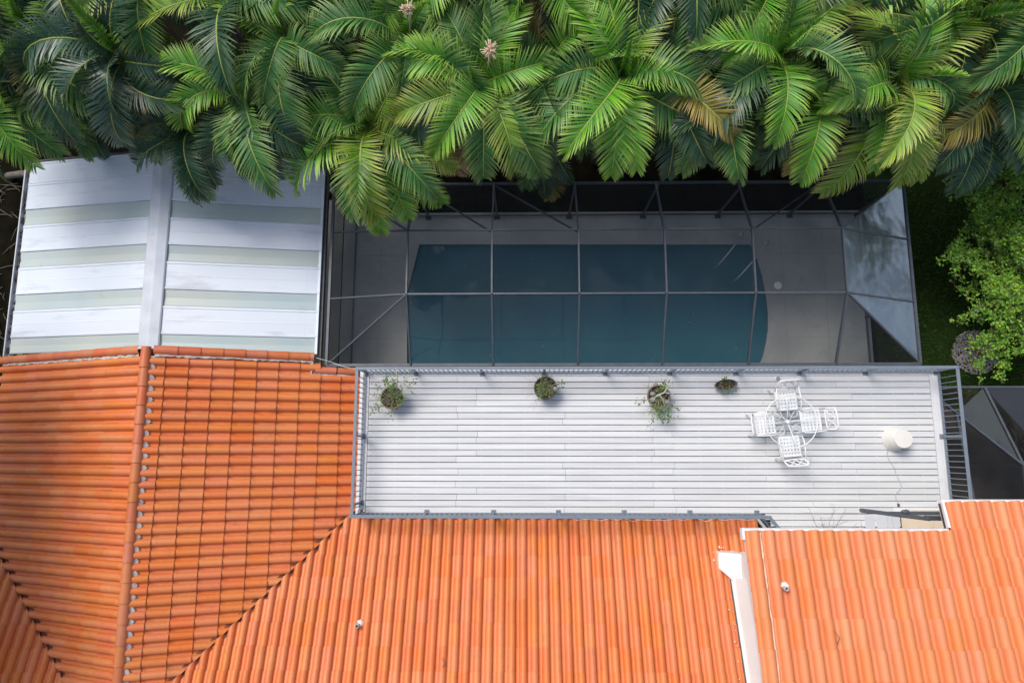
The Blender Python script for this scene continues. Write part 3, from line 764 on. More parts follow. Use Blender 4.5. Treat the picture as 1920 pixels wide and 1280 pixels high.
for (xa, za), (xb, zb) in zip(cpr[:-1], cpr[1:]):
    cp.quad([(MRX+xa,ys0-0.02,MRZ+za+0.035),(MRX+xb,ys0-0.02,MRZ+zb+0.035),(MRX+xb,ys1+0.03,MRZ+zb+0.035),(MRX+xa,ys1+0.03,MRZ+za+0.035)])
cp.quad([(MRX+x,ys1+0.03,MRZ+z+0.035) for x, z in reversed(cpr)])
cp.build('ridge_cap', M['galv'], proof)
gt = MB(); gt.box((MWX-0.13,ys0-0.05,MEZ-0.12),(MWX-0.10,ys1+0.05,MEZ+0.06)); gt.box((MWX-0.10,ys0-0.05,MEZ-0.12),(MWX+0.02,ys1+0.05,MEZ-0.06)); gt.box((MWX+0.02,ys0-0.05,MEZ-0.12),(MWX+0.04,ys1+0.05,MEZ-0.04))
gu = gt.build('gutter', M['gutter'], proof)
rr = random.Random(8); db = MB()
for i in range(150):
    y = rr.uniform(ys0, ys1); x = MWX+rr.uniform(-.09,.03); r = rr.uniform(.015,.05)
    db.lathe((x,y,MEZ-0.06), [(r,0),(r*0.8,0.03+rr.random()*.03),(r*0.2,0.07)], n=5, sx=0.7, sy=1.6, smooth=False)
stuff(db.build('leaf_litter', M['dirt'], gu))
fr = MB(); fr.bar((MWX-0.1,ys1+0.07,MEZ-0.06),(MRX,ys1+0.07,MRZ-0.06),0.05,0.17); fr.bar((MRX,ys1+0.07,MRZ-0.06),(MEX+0.1,ys1+0.07,MEZ-0.06),0.05,0.17); fr.build('end_fascia', M['dark_gutter'], proof)
ge_ = MB(); ge_.box((MEX-0.02,ys0-0.05,MEZ-0.11),(MEX+0.085,ys1+0.02,MEZ-0.05)); ge_.box((MEX+0.085,ys0-0.35,MEZ-0.11),(MEX+0.11,ys1+0.02,MEZ+0.05)); ge_.build('gutter', M['dark_gutter'], proof)
et = MB(); et.box((MEX-0.075,ys0,MEZ-0.04),(MEX-0.005,ys1,MEZ+0.048)); et.build('edge_trim', M['panel'], proof)
for x in (MWX+0.25,-6.0,MEX-0.25):
    pt = MB(); pt.box((x-0.05,ys1-0.3,0),(x+0.05,ys1-0.2,zm(x)-0.05)); pt.build('post', M['white_paint'], proof)
for x in (MWX+0.25,MEX-0.25):
    pt = MB(); pt.bar((x,ys0,MEZ-0.10),(x,ys1-0.1,MEZ-0.10),0.07,0.1); pt.build('beam', M['white_paint'], proof)

# ================================================================== POOL CAGE
cage = thing('pool_cage', 'dark framed insect screen cage with hipped roof over the pool', 'pool cage', (7.1,2.9,0))
RIBS = [1.20,3.53,5.91,8.27,10.67,13.12]
NYC, SYC, EZ_, TZ = 5.60, 0.23, 2.80, 3.80
CW, CE = -1.20, 15.47
ya, yb = 3.85, 2.05
def beam(p, q, w_=0.046, h_=0.10, name='beam', up=(0,0,1)):
    a = MB(); a.bar(p, q, w_, h_, up=up); return a.build(name, M['frame'], cage)
def panel(pts, material='screen', name='screen_panel'):
    a = MB(); a.quad(pts); return a.build(name, M[material], cage)
for x in RIBS:
    beam((x,NYC,EZ_),(x,ya,TZ)); beam((x,ya,TZ),(x,yb,TZ)); beam((x,yb,TZ),(x,SYC,EZ_+0.02))
for y in (ya, yb):
    for a, c in zip(RIBS[:-1], RIBS[1:]): beam((a+0.03,y,TZ+0.01),(c-0.03,y,TZ+0.01),0.042,0.05)
for (xr, xe) in ((RIBS[0], CW), (RIBS[-1], CE)):
    for y, ye in ((ya,4.15 if xe < 0 else 3.83),(yb,2.15 if xe < 0 else 2.0)): beam((xr,y,TZ),(xe,ye,EZ_),0.04,0.07)
    beam((xr,ya,TZ),(xe,NYC,EZ_),0.04,0.07); beam((xr,yb,TZ),(xe,SYC,EZ_),0.04,0.07)
beam((CW,NYC,EZ_),(CE,NYC,EZ_),0.06,0.09); beam((CW,SYC,EZ_),(CE,SYC,EZ_),0.08,0.09)
beam((CW,SYC,EZ_),(CW,NYC,EZ_),0.07,0.10); beam((CE,SYC,EZ_),(CE,NYC,EZ_),0.06,0.09)
for a, c in ((RIBS[1],RIBS[0]),(RIBS[2],RIBS[1]),(RIBS[4],RIBS[5])):
    beam((a,ya-0.03,TZ-0.12),(c,NYC,EZ_-0.10),0.045,0.05,'brace')
PX = [CW,1.2,3.51,5.92,8.38,10.86,13.24,CE]
for x in PX:
    beam((x,NYC,0.012),(x,NYC,EZ_-0.05),0.06,0.06,'post',up=(0,1,0))
    a = MB(); a.box((x-0.10,NYC-0.13,0.001),(x+0.10,NYC+0.06,0.014)); a.build('base_plate', M['frame'], cage)
for xe in (CW, CE):
    for y in ((0.3,) if xe == CW else (0.3,2.1,3.95)): beam((xe,y,0.002),(xe,y,EZ_-0.05),0.06,0.06,'post',up=(0,1,0))
for z in (0.06,):
    beam((CW,NYC,z),(CE,NYC,z),0.045,0.05); beam((CE,0.3,z),(CE,NYC,z),0.045,0.05); beam((CW,0.3,z),(CW,NYC,z),0.045,0.05)
for a, c in zip(RIBS[:-1], RIBS[1:]):
    panel([(a,ya,TZ),(c,ya,TZ),(c,NYC,EZ_),(a,NYC,EZ_)]); panel([(a,yb,TZ),(c,yb,TZ),(c,ya,TZ),(a,ya,TZ)]); panel([(a,SYC,EZ_),(c,SYC,EZ_),(c,yb,TZ),(a,yb,TZ)])
xr = RIBS[0]
panel([(xr,ya,TZ),(xr,NYC,EZ_),(CW,NYC,EZ_)]); panel([(xr,ya,TZ),(CW,NYC,EZ_),(CW,4.15,EZ_)]); panel([(xr,yb,TZ),(xr,ya,TZ),(CW,4.15,EZ_),(CW,2.15,EZ_)])
panel([(xr,yb,TZ),(CW,2.15,EZ_),(CW,SYC,EZ_)]); panel([(xr,yb,TZ),(CW,SYC,EZ_),(xr,SYC,EZ_)])
xr = RIBS[-1]
panel([(xr,ya,TZ),(CE,NYC,EZ_),(xr,NYC,EZ_)]); panel([(xr,ya,TZ),(CE,3.83,EZ_),(CE,NYC,EZ_)],'vinyl'); panel([(xr,yb,TZ),(CE,2.0,EZ_),(CE,3.83,EZ_),(xr,ya,TZ)],'vinyl')
panel([(xr,yb,TZ),(CE,SYC,EZ_),(CE,2.0,EZ_)],'vinyl'); panel([(xr,yb,TZ),(xr,SYC,EZ_),(CE,SYC,EZ_)])
for a, c in zip(PX[:-1], PX[1:]): panel([(a,NYC,0.03),(c,NYC,0.03),(c,NYC,EZ_),(a,NYC,EZ_)])
for xe in (CW, CE):
    for a, c in ((0.3,2.1),(2.1,3.95),(3.95,NYC)): panel([(xe,a,0.03),(xe,c,0.03),(xe,c,EZ_),(xe,a,EZ_)])
# things by the pool
def handrail(label, p, q):
    p = Vector(p); q = Vector(q); pts = []
    for i in range(13):
        t = i/12; c = p.lerp(q, t); z = 0.82*min(1.0, math.sin(math.pi*min(1,max(0,t*1.0)))**0.35) if 0 < t < 1 else 0.0
        pts.append((c.x, c.y, z if i not in (0,12) else (-0.09 if i == 0 else 0.0)))
    a = MB(); a.tube(pts, 0.024, 8)
    t_ = thing('pool_handrail', label, 'handrail', (q.x,q.y,0), group='steel rails at the pool steps')
    a.build('rail', M['steel'], t_)
    a = MB(); a.lathe((q.x,q.y,0.001), [(0.06,0),(0.06,0.012),(0.03,0.03)], n=12); a.build('flange', M['steel'], t_)
handrail('steel pool handrail crossing the water edge, the one nearer the palms', (10.60,3.66,0), (11.62,4.90,0))
handrail('steel pool handrail reaching over the bare concrete, the one nearer the skimmer lid', (11.15,3.18,0), (12.42,4.62,0))
a = MB(); a.lathe((12.71,3.17,0.001), [(0.125,0),(0.125,0.012),(0.115,0.016),(0.03,0.016),(0.028,0.008)], n=24, smooth=False); tag(a.build('skimmer_lid', M['white_paint']), 'round white skimmer lid set in the pool concrete', 'lid')
# a low lounger shape near the house wall under the deck edge
# ================================================================== SIDE CAGE (east of the deck)
side = thing('side_screen_room', 'low dark screen room with glossy sloping panels right of the deck', 'screen room', (17.5,-2.4,0))
ZT, ZL = 2.75, 2.05
A_ = (16.40,-1.10,ZT); B_ = (18.02,-2.55,ZT); C_ = (18.1,-5.2,ZT); D_ = (15.72,-5.2,ZT); E_ = (15.72,-0.45,ZT)
pn = MB(); pn.quad([(15.72,-5.2,ZT),(18.05,-5.2,ZT),(18.02,-2.55,ZT),A_,(15.72,-0.62,ZT)]); pn.build('screen_panel', M['screen'], side)
pn = MB(); pn.quad([(15.72,-0.62,ZT-0.02),A_,B_,(17.66,-0.35,ZL),(15.72,-0.35,ZL)]); pn.build('glossy_panel', M['dark_vinyl'], side)
pn = MB(); pn.quad([B_,(18.05,-5.2,ZT),(21.5,-5.2,ZL),(21.5,-0.35,ZL),(17.66,-0.35,ZL)]); pn.build('glossy_panel', M['dark_vinyl'], side)
for p, q in (((15.74,-0.60,ZT),B_),(B_,(18.05,-5.2,ZT)),(B_,(17.66,-0.35,ZL)),((15.72,-0.35,ZL),(21.5,-0.35,ZL)),((16.35,-1.16,ZT),(16.75,-5.2,ZT))):
    a = MB(); a.bar(p, q, 0.06, 0.08); a.build('beam', M['frame'], side)
for x, y, z in ((15.75,-0.38,ZL),(17.66,-0.38,ZL),(21.4,-0.38,ZL),(18.02,-2.55,ZT),(18.02,-5.1,ZT)):
    a = MB(); a.bar((x,y,0),(x,y,z-0.04),0.06,0.06,up=(0,1,0)); a.build('post', M['frame'], side)
fl = MB(); fl.box((15.7,-9.0,-0.02),(22,-0.24,0.004)); structure(fl.build('side_patio_floor', M['side_floor']))

def leaf_cluster(mb, tips, c, r, n, rr, size=(0.03,0.06), flat=0.6):
    for i in range(n):
        p = Vector((rr.gauss(0,r),rr.gauss(0,r),rr.gauss(0,r*flat)))+Vector(c)
        ax = Vector((rr.gauss(0,1),rr.gauss(0,1),rr.gauss(0,.5))).normalized(); nn = Vector((rr.gauss(0,.6),rr.gauss(0,.6),1)).normalized()
        sd_ = ax.cross(nn).normalized(); s_ = rr.uniform(*size); k0 = len(mb.v)
        mb.v += [tuple(p), tuple(p+ax*s_*0.5+sd_*s_*0.28), tuple(p+ax*s_), tuple(p+ax*s_*0.5-sd_*s_*0.28)]
        mb.f.append((k0,k0+1,k0+2,k0+3)); mb.sm.append(False); mb.mi.append(0); tips += [rr.random()]*4
def with_tip(o, tips):
    q = o.data.attributes.new('tip','FLOAT','POINT'); q.data.foreach_set('value', tips)
# ================================================================== PALMS
def frond_mesh(name, L=2.5, e0=60, bend=115, nl=46, lmax=0.62, v=28, droop=0.30, seed=0, sway=0.15, width=0.050, twist=0.0):
    rr = random.Random(seed); b = MB(); tip = []
    n = 14; pts = []; tans = []
    p = Vector((0,0,0)); ss = L/n
    for i in range(n+1):
        t = i/n; el = R(e0 - bend*t**1.25); az = sway*t*t
        d = Vector((math.sin(az)*math.cos(el), math.cos(az)*math.cos(el), math.sin(el)))
        pts.append(p.copy()); tans.append(d); p = p + d*ss
    rad = [0.030*(1-t/n)**0.8+0.005 for t in range(n+1)]
    b.tube(pts, rad, 4, mi=1); tip += [0.0]*len(b.v)
    for k in range(nl):
        for sd_ in (-1, 1):
            s_ = 0.13+0.87*(k+rr.uniform(-.25,.25)+(0.25 if sd_ > 0 else 0))/nl
            s_ = min(s_, 0.995); f = s_*n; i = min(int(f), n-1); u = f-i
            pos = pts[i].lerp(pts[i+1], u); T = tans[i].lerp(tans[i+1], u).normalized()
            X = T.cross(Vector((0,0,1)))
            if X.length < 0.05: X = Vector((1,0,0))
            X.normalize(); Nn = X.cross(T).normalized(); tw = twist*s_; X, Nn = X*math.cos(tw)+Nn*math.sin(tw), Nn*math.cos(tw)-X*math.sin(tw)
            a = R(72-40*s_**1.6+rr.uniform(-5,5)); vv = R(v+rr.uniform(-7,7))
            d = T*math.cos(a) + (X*sd_*math.cos(vv)+Nn*math.sin(vv))*math.sin(a)
            prof = min(1.0, (s_/0.30)**0.7)*(1.0-0.62*max(0,(s_-0.55)/0.45)**1.5)
            ll = lmax*prof*rr.uniform(.92,1.06); w_ = width*(0.75+0.25*prof)
            q = pos.copy(); row = []
            for j, (wf, tl) in enumerate(((0.55,0.0),(1.0,0.10),(0.80,0.50),(0.0,1.0))):
                wd = T - d*T.dot(d)
                if wd.length < 1e-3: wd = X
                wd.normalize()
                row.append((q.copy(), wd*w_*wf/2, tl))
                q = q + d*(ll/3); d = (d + Vector((0,0,-droop*(0.35+1.0*j)))).normalized()
            k0 = len(b.v)
            for (c, wv, tl) in row[:3]:
                b.v += [tuple(c-wv), tuple(c+wv)]; tip += [tl, tl]
            b.v.append(tuple(row[3][0])); tip.append(1.0)
            for fc_ in ((0,1,3,2),(2,3,5,4)): b.f.append(tuple(k0+z for z in fc_)); b.sm.append(True); b.mi.append(0)
            b.f.append((k0+4,k0+5,k0+6)); b.sm.append(True); b.mi.append(0)
    me = b.mesh(name)
    at_ = me.attributes.new('tip', 'FLOAT', 'POINT'); at_.data.foreach_set('value', tip)
    me.materials.append(M['frond_mid']); me.materials.append(M['rachis'])
    return me
FR = {}
FR['spear'] = [frond_mesh('spear_frond', 1.7, 84, 30, 34, 0.34, 60, 0.05, 90)]
FR['up'] = [frond_mesh('upright_frond', 3.0, 82, 128+16*i, 66, 0.70, 32, 0.20, i, 0.35*(i-1), width=0.040, twist=0.8*(i-1)) for i in range(3)]
FR['mid'] = [frond_mesh('arching_frond', 3.15, 68, 132+14*i, 70, 0.74, 24, 0.25, 10+i, 0.35*(i-1.5), width=0.040, twist=0.6*(i-1.5)) for i in range(4)]
FR['low'] = [frond_mesh('spreading_frond', 3.0, 47, 112+15*i, 68, 0.74, 16, 0.28, 20+i, 0.35*(i-1), width=0.040, twist=0.55*(i-1)) for i in range(3)]
FR['hang'] = [frond_mesh('hanging_frond', 2.7, 16, 90+10*i, 60, 0.68, 6, 0.32, 30+i, 0.25*(i-1), width=0.040, twist=0.45*(i-1)) for i in range(3)]
FR['curl'] = [frond_mesh('curling_frond', 3.5, 72, 205+16*i, 80, 0.64, 30, 0.18, 40+i, 0.8*(1 if i % 2 else -1), width=0.040, twist=0.9*(-1 if i % 2 else 1)) for i in range(4)]
ORD = ['first','second','third','fourth','fifth','sixth','seventh','eighth','ninth','tenth','eleventh','twelfth','thirteenth','fourteenth','fifteenth','sixteenth']
def palm(label, crown, base, seed, pal, nf=12, size=1.0, curl=0.15, extra=(), flower=False, group='palms in the row beyond the pool cage'):
    rr = random.Random(seed); crown = Vector(crown); base = Vector(base)
    t = thing('palm_tree', label, 'palm', base, group=group)
    mid = base.lerp(crown, 0.5)+Vector((rr.uniform(-.15,.15), rr.uniform(.0,.25), 0))
    pts = []
    for i in range(9):
        u = i/8; pts.append(base.lerp(mid,u).lerp(mid.lerp(crown,u),u))
    tr = MB(); tr.tube(pts, [0.13-0.05*i/8 for i in range(9)], 8); tr.build('trunk', M['palm_trunk'], t)
    d = (pts[-1]-pts[-2]).normalized()
    cs = MB(); cs.tube([crown-d*0.15, crown+d*0.25, crown+d*0.5], [0.085,0.08,0.05], 8); cs.build('crownshaft', M['crownshaft'], t)
    top = crown + d*0.35
    a0 = rr.random()*6.283
    lean = Matrix.Rotation(rr.uniform(0.0,0.5),4,'X') @ Matrix.Rotation(rr.uniform(-.35,.35),4,'Y')     # crowns lean out over the pool, to the light
    for i in range(nf):
        u = i/(nf-1)
        kind = 'spear' if i == 0 else ('curl' if rr.random() < curl else ('up' if u < 0.3 else 'mid' if u < 0.72 else 'low' if u < 0.92 else 'hang'))
        me = rr.choice(FR[kind]); az = a0 + i*2.39996 + rr.uniform(-.2,.2)
        sc = size*rr.uniform(.78,1.12)
        o = link('frond', me, None, t, Matrix.Translation(top-Vector((0,0,0.25*u))) @ lean @ Matrix.Rotation(az,4,'Z') @ Matrix.Rotation(rr.uniform(-.35,.35),4,'Y') @ Matrix.Scale(sc,4))
        paint(o, pal, u, rr)
    for (az, kind, sc, colour) in extra:            # fronds that the picture shows clearly
        me = rr.choice(FR[kind])
        o = link('frond', me, None, t, Matrix.Translation(top-Vector((0,0,0.1))) @ Matrix.Rotation(R(az),4,'Z') @ Matrix.Scale(sc*size,4))
        o.material_slots[0].link = 'OBJECT'; o.material_slots[0].material = M['frond_'+colour]
    if flower:
        f = MB()
        for k in range(90):
            aa = rr.random()*6.283; el = rr.uniform(-.9,1.2); ln = rr.uniform(.05,.24)
            e = Vector((math.cos(aa)*math.cos(el), math.sin(aa)*math.cos(el), math.sin(el)))*ln
            o_ = top+Vector((0.25,0.1,1.25)); f.tube([o_, o_+e*0.6, o_+e], [0.008,0.014,0.012], 4)
        f.tube([top+Vector((0.05,0.02,-0.1)), top+Vector((0.2,0.08,0.7)), top+Vector((0.25,0.1,1.25))], [0.03,0.025,0.02], 6)
        f.build('flower_stalk', M['flower'], t)
    return t
PAL = {'bright': (('bright',.55),('mid',.35),('yellow',.10)), 'mid': (('mid',.65),('bright',.15),('dark',.2)), 'dark': (('dark',.65),('mid',.25),('old',.10)),
       'blue': (('blue',.75),('dark',.25)), 'yellow': (('yellow',.5),('bright',.25),('mid',.25)), 'mix': (('mid',.4),('dark',.35),('bright',.15),('yellow',.1))}
def paint(o, pal, u, rr):
    x = rr.random(); name = PAL[pal][0][0]
    for nm, wgt in PAL[pal]:
        if x < wgt: name = nm; break
        x -= wgt
    if u < 0.12 and pal != 'blue': name = 'bright'
    if u > 0.9 and rr.random() < 0.18: name = rr.choice(('old','dry','dark'))
    o.material_slots[0].link = 'OBJECT'; o.material_slots[0].material = M['frond_'+name]
# azimuth: 0 = frond points north (+y); 180 = south, towards the pool; 90 = west; 270 = east
palm('blue green palm with hooked curling fronds left of the metal roof ridge', (-5.35,7.35,6.4), (-5.9,7.9,0), 101, 'blue', 10, 1.0, 0.6, ((150,'curl',1.05,'blue'),(95,'curl',1.1,'blue'),(60,'curl',1.0,'blue'),(190,'curl',0.85,'blue'),(40,'spear',1.2,'bright')))
palm('small dark palm hanging its fronds over the metal roof ridge', (-4.35,6.35,4.7), (-4.5,7.2,0), 102, 'dark', 8, 0.80, 0.0, ((185,'hang',1.0,'mid'),(172,'hang',0.95,'mid'),(205,'low',0.85,'dark'),(100,'mid',0.8,'blue'),(140,'mid',0.8,'mid'),(240,'mid',0.8,'mid'),(195,'hang',0.7,'mid')))
palm('palm with yellow edged arching fronds over the right half of the metal roof', (-2.5,6.7,5.7), (-2.4,7.4,0), 103, 'mid', 11, 0.92, 0.25, ((80,'up',1.0,'bright'),(110,'curl',0.95,'bright'),(180,'hang',0.95,'mid'),(192,'low',1.15,'mid'),(205,'curl',1.0,'mid'),(300,'mid',1.0,'yellow')))
palm('tall mid green palm standing behind the metal roof right eave', (-1.3,7.7,6.5), (-1.2,8.2,0), 104, 'mid', 12, 1.0, 0.25)
palm('bright palm reaching long fronds over the left end of the pool cage', (0.55,6.15,5.2), (0.5,6.9,0), 105, 'bright', 11, 1.0, 0.1, ((180,'hang',1.15,'bright'),(200,'hang',1.05,'bright'),(215,'low',1.0,'mid'),(235,'low',0.95,'yellow'),(165,'low',1.0,'mid'),(100,'mid',1.0,'bright'),(130,'curl',0.9,'mid')))
palm('lush bright palm with a pale flower stalk above the second cage bay', (3.4,6.75,6.1), (3.3,7.3,0), 106, 'bright', 10, 1.0, 0.1, ((185,'low',1.0,'mid'),(178,'hang',0.9,'mid'),(75,'mid',1.0,'bright'),(95,'up',1.0,'bright'),(350,'up',1.0,'mid'),(130,'low',1.0,'dark'),(205,'low',1.0,'yellow')), flower=True)
palm('bright broad fronded palm above the third cage bay', (6.75,6.95,6.0), (6.8,7.5,0), 107, 'bright', 10, 1.02, 0.05, ((175,'low',1.0,'bright'),(183,'low',0.95,'bright'),(125,'low',1.05,'mid'),(110,'mid',1.0,'mid'),(20,'up',1.0,'bright'),(250,'mid',1.0,'mid')))
palm('dark drooping palm with browned tips above the fourth cage bay', (8.15,6.85,5.6), (8.2,7.4,0), 108, 'dark', 11, 0.9, 0.2, ((180,'hang',1.0,'dark'),(195,'hang',0.9,'old'),(170,'curl',0.8,'mid')))
palm('dark palm leaning its fronds towards the pool ladder rails', (9.5,6.75,5.3), (9.5,7.3,0), 109, 'dark', 11, 0.9, 0.15, ((150,'low',1.0,'mid'),(185,'hang',0.8,'mid'),(120,'low',1.0,'dark'),(175,'curl',0.8,'blue')))
palm('palm with a fresh lime green upright frond above the fifth cage bay', (10.5,7.2,6.3), (10.5,7.7,0), 110, 'mid', 11, 0.95, 0.2, ((0,'up',1.05,'bright'),(110,'up',0.75,'bright'),(255,'curl',0.9,'blue'),(135,'low',1.1,'dark'),(300,'mid',1.0,'yellow')))
palm('palm with a hanging yellowed frond above the cage far bay', (11.8,6.75,5.5), (11.8,7.3,0), 111, 'mix', 11, 0.9, 0.15, ((165,'hang',0.95,'old'),(180,'hang',0.95,'dry'),(190,'hang',0.8,'mid'),(175,'low',0.9,'old')))
palm('yellow green palm with wide combed fronds at the right end of the cage', (13.3,6.75,5.9), (13.3,7.3,0), 112, 'yellow', 11, 1.05, 0.1, ((190,'low',1.05,'yellow'),(205,'hang',1.0,'yellow'),(305,'mid',1.15,'yellow'),(175,'hang',0.8,'bright'),(90,'curl',0.9,'mid'),(250,'curl',0.8,'mid')))
palm('shaded palm overhanging the lawn beside the leafy shrub', (16.1,7.0,5.1), (16.3,7.6,0), 113, 'dark', 12, 0.95, 0.05, ((170,'hang',1.1,'dark'),(190,'hang',1.1,'dark'),(205,'low',1.0,'mid'),(150,'low',1.0,'dark'),(220,'hang',1.0,'mid')))
palm('palm with long thin leaflets at the left edge above the dark yard', (-9.3,6.9,5.4), (-9.6,7.6,0), 114, 'mid', 11, 0.95, 0.05, ((250,'low',1.0,'bright'),(230,'low',1.0,'mid'),(270,'mid',1.0,'dark')))
palm('palm between the left edge palm and the curling blue palm', (-7.5,7.7,6.1), (-7.4,8.3,0), 115, 'dark', 12, 1.0, 0.15, ((330,'spear',1.25,'bright'),(200,'low',1.0,'dark')))
palm('palm with a pale flower stalk behind the second bay palms', (1.55,7.7,6.2), (1.5,8.3,0), 116, 'mid', 12, 1.0, 0.2, flower=True)
palm('shaded palm filling the gap between the second and third bay palms', (5.1,7.3,5.4), (5.1,7.9,0), 117, 'dark', 12, 0.95, 0.1, ((180,'hang',1.0,'dark'),(160,'hang',1.0,'dark')))
palm('palm with dead straw coloured fronds at the far right of the row', (16.2,8.3,6.6), (16.0,8.8,0), 118, 'mix', 11, 1.0, 0.1, ((110,'hang',1.0,'dry'),(150,'hang',0.9,'old'),(250,'mid',0.8,'dry'),(200,'hang',0.8,'dry')), flower=True)
palm('palm behind the yellow green palm with a bare leaning trunk', (14.5,8.0,6.3), (13.6,7.4,0), 119, 'mix', 11, 1.0, 0.1, ((160,'hang',0.9,'old'),(60,'mid',1.0,'bright')))
palm('dark palm at the right picture edge behind the leafy shrub', (18.6,7.2,4.6), (18.8,7.7,0), 120, 'dark', 11, 0.95, 0.05, ((150,'low',1.0,'mid'),(170,'hang',1.0,'dark'),(120,'low',1.0,'yellow')))
rr = random.Random(77)
for i, x in enumerate((-10.6,-8.6,-6.6,-4.6,-2.7,-0.6,1.2,3.0,4.9,6.7,8.5,10.3,12.2,14.0,15.8,17.6)):
    palm('green palm, %s from the left in the crowded back row along the top edge' % ORD[i], (x+rr.uniform(-.4,.4), 9.0+rr.uniform(-.35,.5), 6.3+rr.uniform(-.5,.7)), (x+rr.uniform(-.3,.3), 9.6, 0), 200+i, rr.choice(('mid','mix','bright','mix','dark','mid')), 10, 1.0, 0.2, group='palms of the back row')
for i, x in enumerate((-8.3,-6.4,2.6,5.2,7.6,10.2,12.6,14.8)):
    palm('low shaded palm, %s from the left of those under the taller palms' % ORD[i], (x+rr.uniform(-.3,.3), 7.15+rr.uniform(-.2,.3), 3.3+rr.uniform(-.5,.6)), (x, 7.4, 0), 300+i, 'dark', 9, rr.uniform(.5,.72), 0.0, ((180+rr.uniform(-25,25),'low',1.0,'mid'),(180+rr.uniform(-25,25),'hang',1.0,'dark')), group='low palms in the shade')
for i, x in enumerate((-12.5,-9.0,-5.5,-2.0,1.5,5.0,8.5,12.0,15.5,19.0)):
    palm('dim palm mostly hidden behind the back row, %s from the left there' % ORD[i], (x+rr.uniform(-.6,.6), 11.6+rr.uniform(-.6,.6), 5.0+rr.uniform(-.8,.8)), (x, 12, 0), 400+i, 'mix', 10, 1.05, 0.1, group='palms deep behind the row')

# ------------------------------------------------------------------ leafy shrub tree on the right, boulder and gravel
def leafy_tree(label, X, Y, seed, nb, reach):
    rr = random.Random(seed)
    tree = thing('leafy_tree', label, 'tree', (X,Y,0))
    tk = MB(); tk.tube([(X,Y,0),(X-0.05,Y+0.05,0.7),(X-0.1,Y+0.1,1.5)],[0.13,0.11,0.09],8)
    tk.build('trunk', M['bark'], tree)
    br = MB(); lf = MB(); tips = []; ends = []
    for i in range(nb):
        a = rr.random()*6.283; el = rr.uniform(.1,1.35); ln = rr.uniform(.5,1.0)*reach
        d = Vector((math.cos(a)*math.cos(el), 1.3*math.sin(a)*math.cos(el), math.sin(el)*0.8))
        o_ = Vector((X-0.1,Y+0.1,1.3+rr.uniform(-.3,.2))); m1 = o_+d*ln*0.5+Vector((rr.uniform(-.15,.15),rr.uniform(-.15,.15),0.15)); e = o_+d*ln+Vector((0,0,rr.uniform(-.1,.2)))
        br.tube([o_,m1,e],[0.035,0.02,0.008],5); ends.append((m1,e))
    for m1, e in ends:
        for k in range(11):
            t = rr.random()**0.6; st = m1.lerp(e, t); d2 = Vector((rr.gauss(0,1),rr.gauss(0,1),rr.uniform(-.1,.9))).normalized(); ln = rr.uniform(.25,.6)
            en = st+d2*ln; br.tube([st,en],[0.008,0.003],3,cap=False)
            for q in range(rr.randint(16,26)):
                u = rr.random()**0.7; c = st.lerp(en,u)+Vector((rr.gauss(0,.05),rr.gauss(0,.05),rr.gauss(0,.04)))
                ax = Vector((rr.gauss(0,1),rr.gauss(0,1),rr.gauss(0,.5))).normalized(); nn = Vector((rr.gauss(0,.6),rr.gauss(0,.6),1)).normalized()
                sd_ = ax.cross(nn).normalized(); s_ = rr.uniform(.06,.12)
                k0 = len(lf.v); tp = 0.15+0.85*u*rr.random()
                lf.v += [tuple(c), tuple(c+ax*s_*0.5+sd_*s_*0.28), tuple(c+ax*s_), tuple(c+ax*s_*0.5-sd_*s_*0.28)]
                lf.f.append((k0,k0+1,k0+2,k0+3)); lf.sm.append(False); lf.mi.append(0); tips += [tp]*4
    br.build('branch', M['bark'], tree)
    with_tip(lf.build('crown', M['shrub_leaf'], tree), tips)
leafy_tree('light yellow green small leaved tree at the right edge over the gravel bed', 19.2, 2.55, 55, 95, 2.6)
leafy_tree('small leaved tree at the right edge below the shaded palm fronds', 19.7, 6.0, 56, 60, 2.3)

def broad_tree(label, x, y, h, r, seed):
    rr = random.Random(seed); t = thing('broadleaf_tree', label, 'tree', (x,y,0), group='tall trees west of the house')
    tk = MB(); tk.tube([(x,y,0),(x+0.1,y,h*0.35),(x,y+0.1,h*0.6)],[0.22,0.18,0.10],8); tk.build('trunk', M['bark'], t)
    br = MB(); lf = MB(); tp = []
    for i in range(30):
        a = rr.random()*6.283; el = rr.uniform(0.0,1.3); ln = r*rr.uniform(.55,1.0)
        o_ = Vector((x,y,h*rr.uniform(.48,.68))); e = o_+Vector((math.cos(a)*math.cos(el)*ln, math.sin(a)*math.cos(el)*ln, math.sin(el)*ln*1.15))
        br.tube([o_,o_.lerp(e,.5)+Vector((0,0,.2)),e],[0.06,0.04,0.015],5)
        for k in range(5): leaf_cluster(lf, tp, o_.lerp(e,0.45+0.14*k), 0.5, 60, rr, (0.16,0.30), 0.8)
    br.build('branch', M['bark'], t); with_tip(lf.build('crown', M['frond_dark'], t), tp)
def blob(name, c, r, seed, material, sub=3, flat=0.7, amp=0.18):
    bm = bmesh.new(); bmesh.ops.create_icosphere(bm, subdivisions=sub, radius=1.0); q = random.Random(seed)
    ph = [(q.uniform(1,3),q.uniform(1,3),q.uniform(1,3),q.uniform(0,6)) for _ in range(5)]
    for v in bm.verts:
        k = 1+amp*sum(math.sin(a*v.co.x+b_*v.co.y+c_*v.co.z+d_) for a,b_,c_,d_ in ph)/2.5
        v.co = Vector((v.co.x*k*r, v.co.y*k*r*0.8, v.co.z*k*r*flat))
    for f in bm.faces: f.smooth = True
    me = bpy.data.meshes.new(name); bm.to_mesh(me); bm.free()
    o = link(name, me, material); o.location = c; return o
tag(blob('boulder', (19.0,1.02,0.10), 0.30, 4, M['boulder']), 'rounded brown boulder sitting in the gravel bed under the leafy tree', 'boulder')
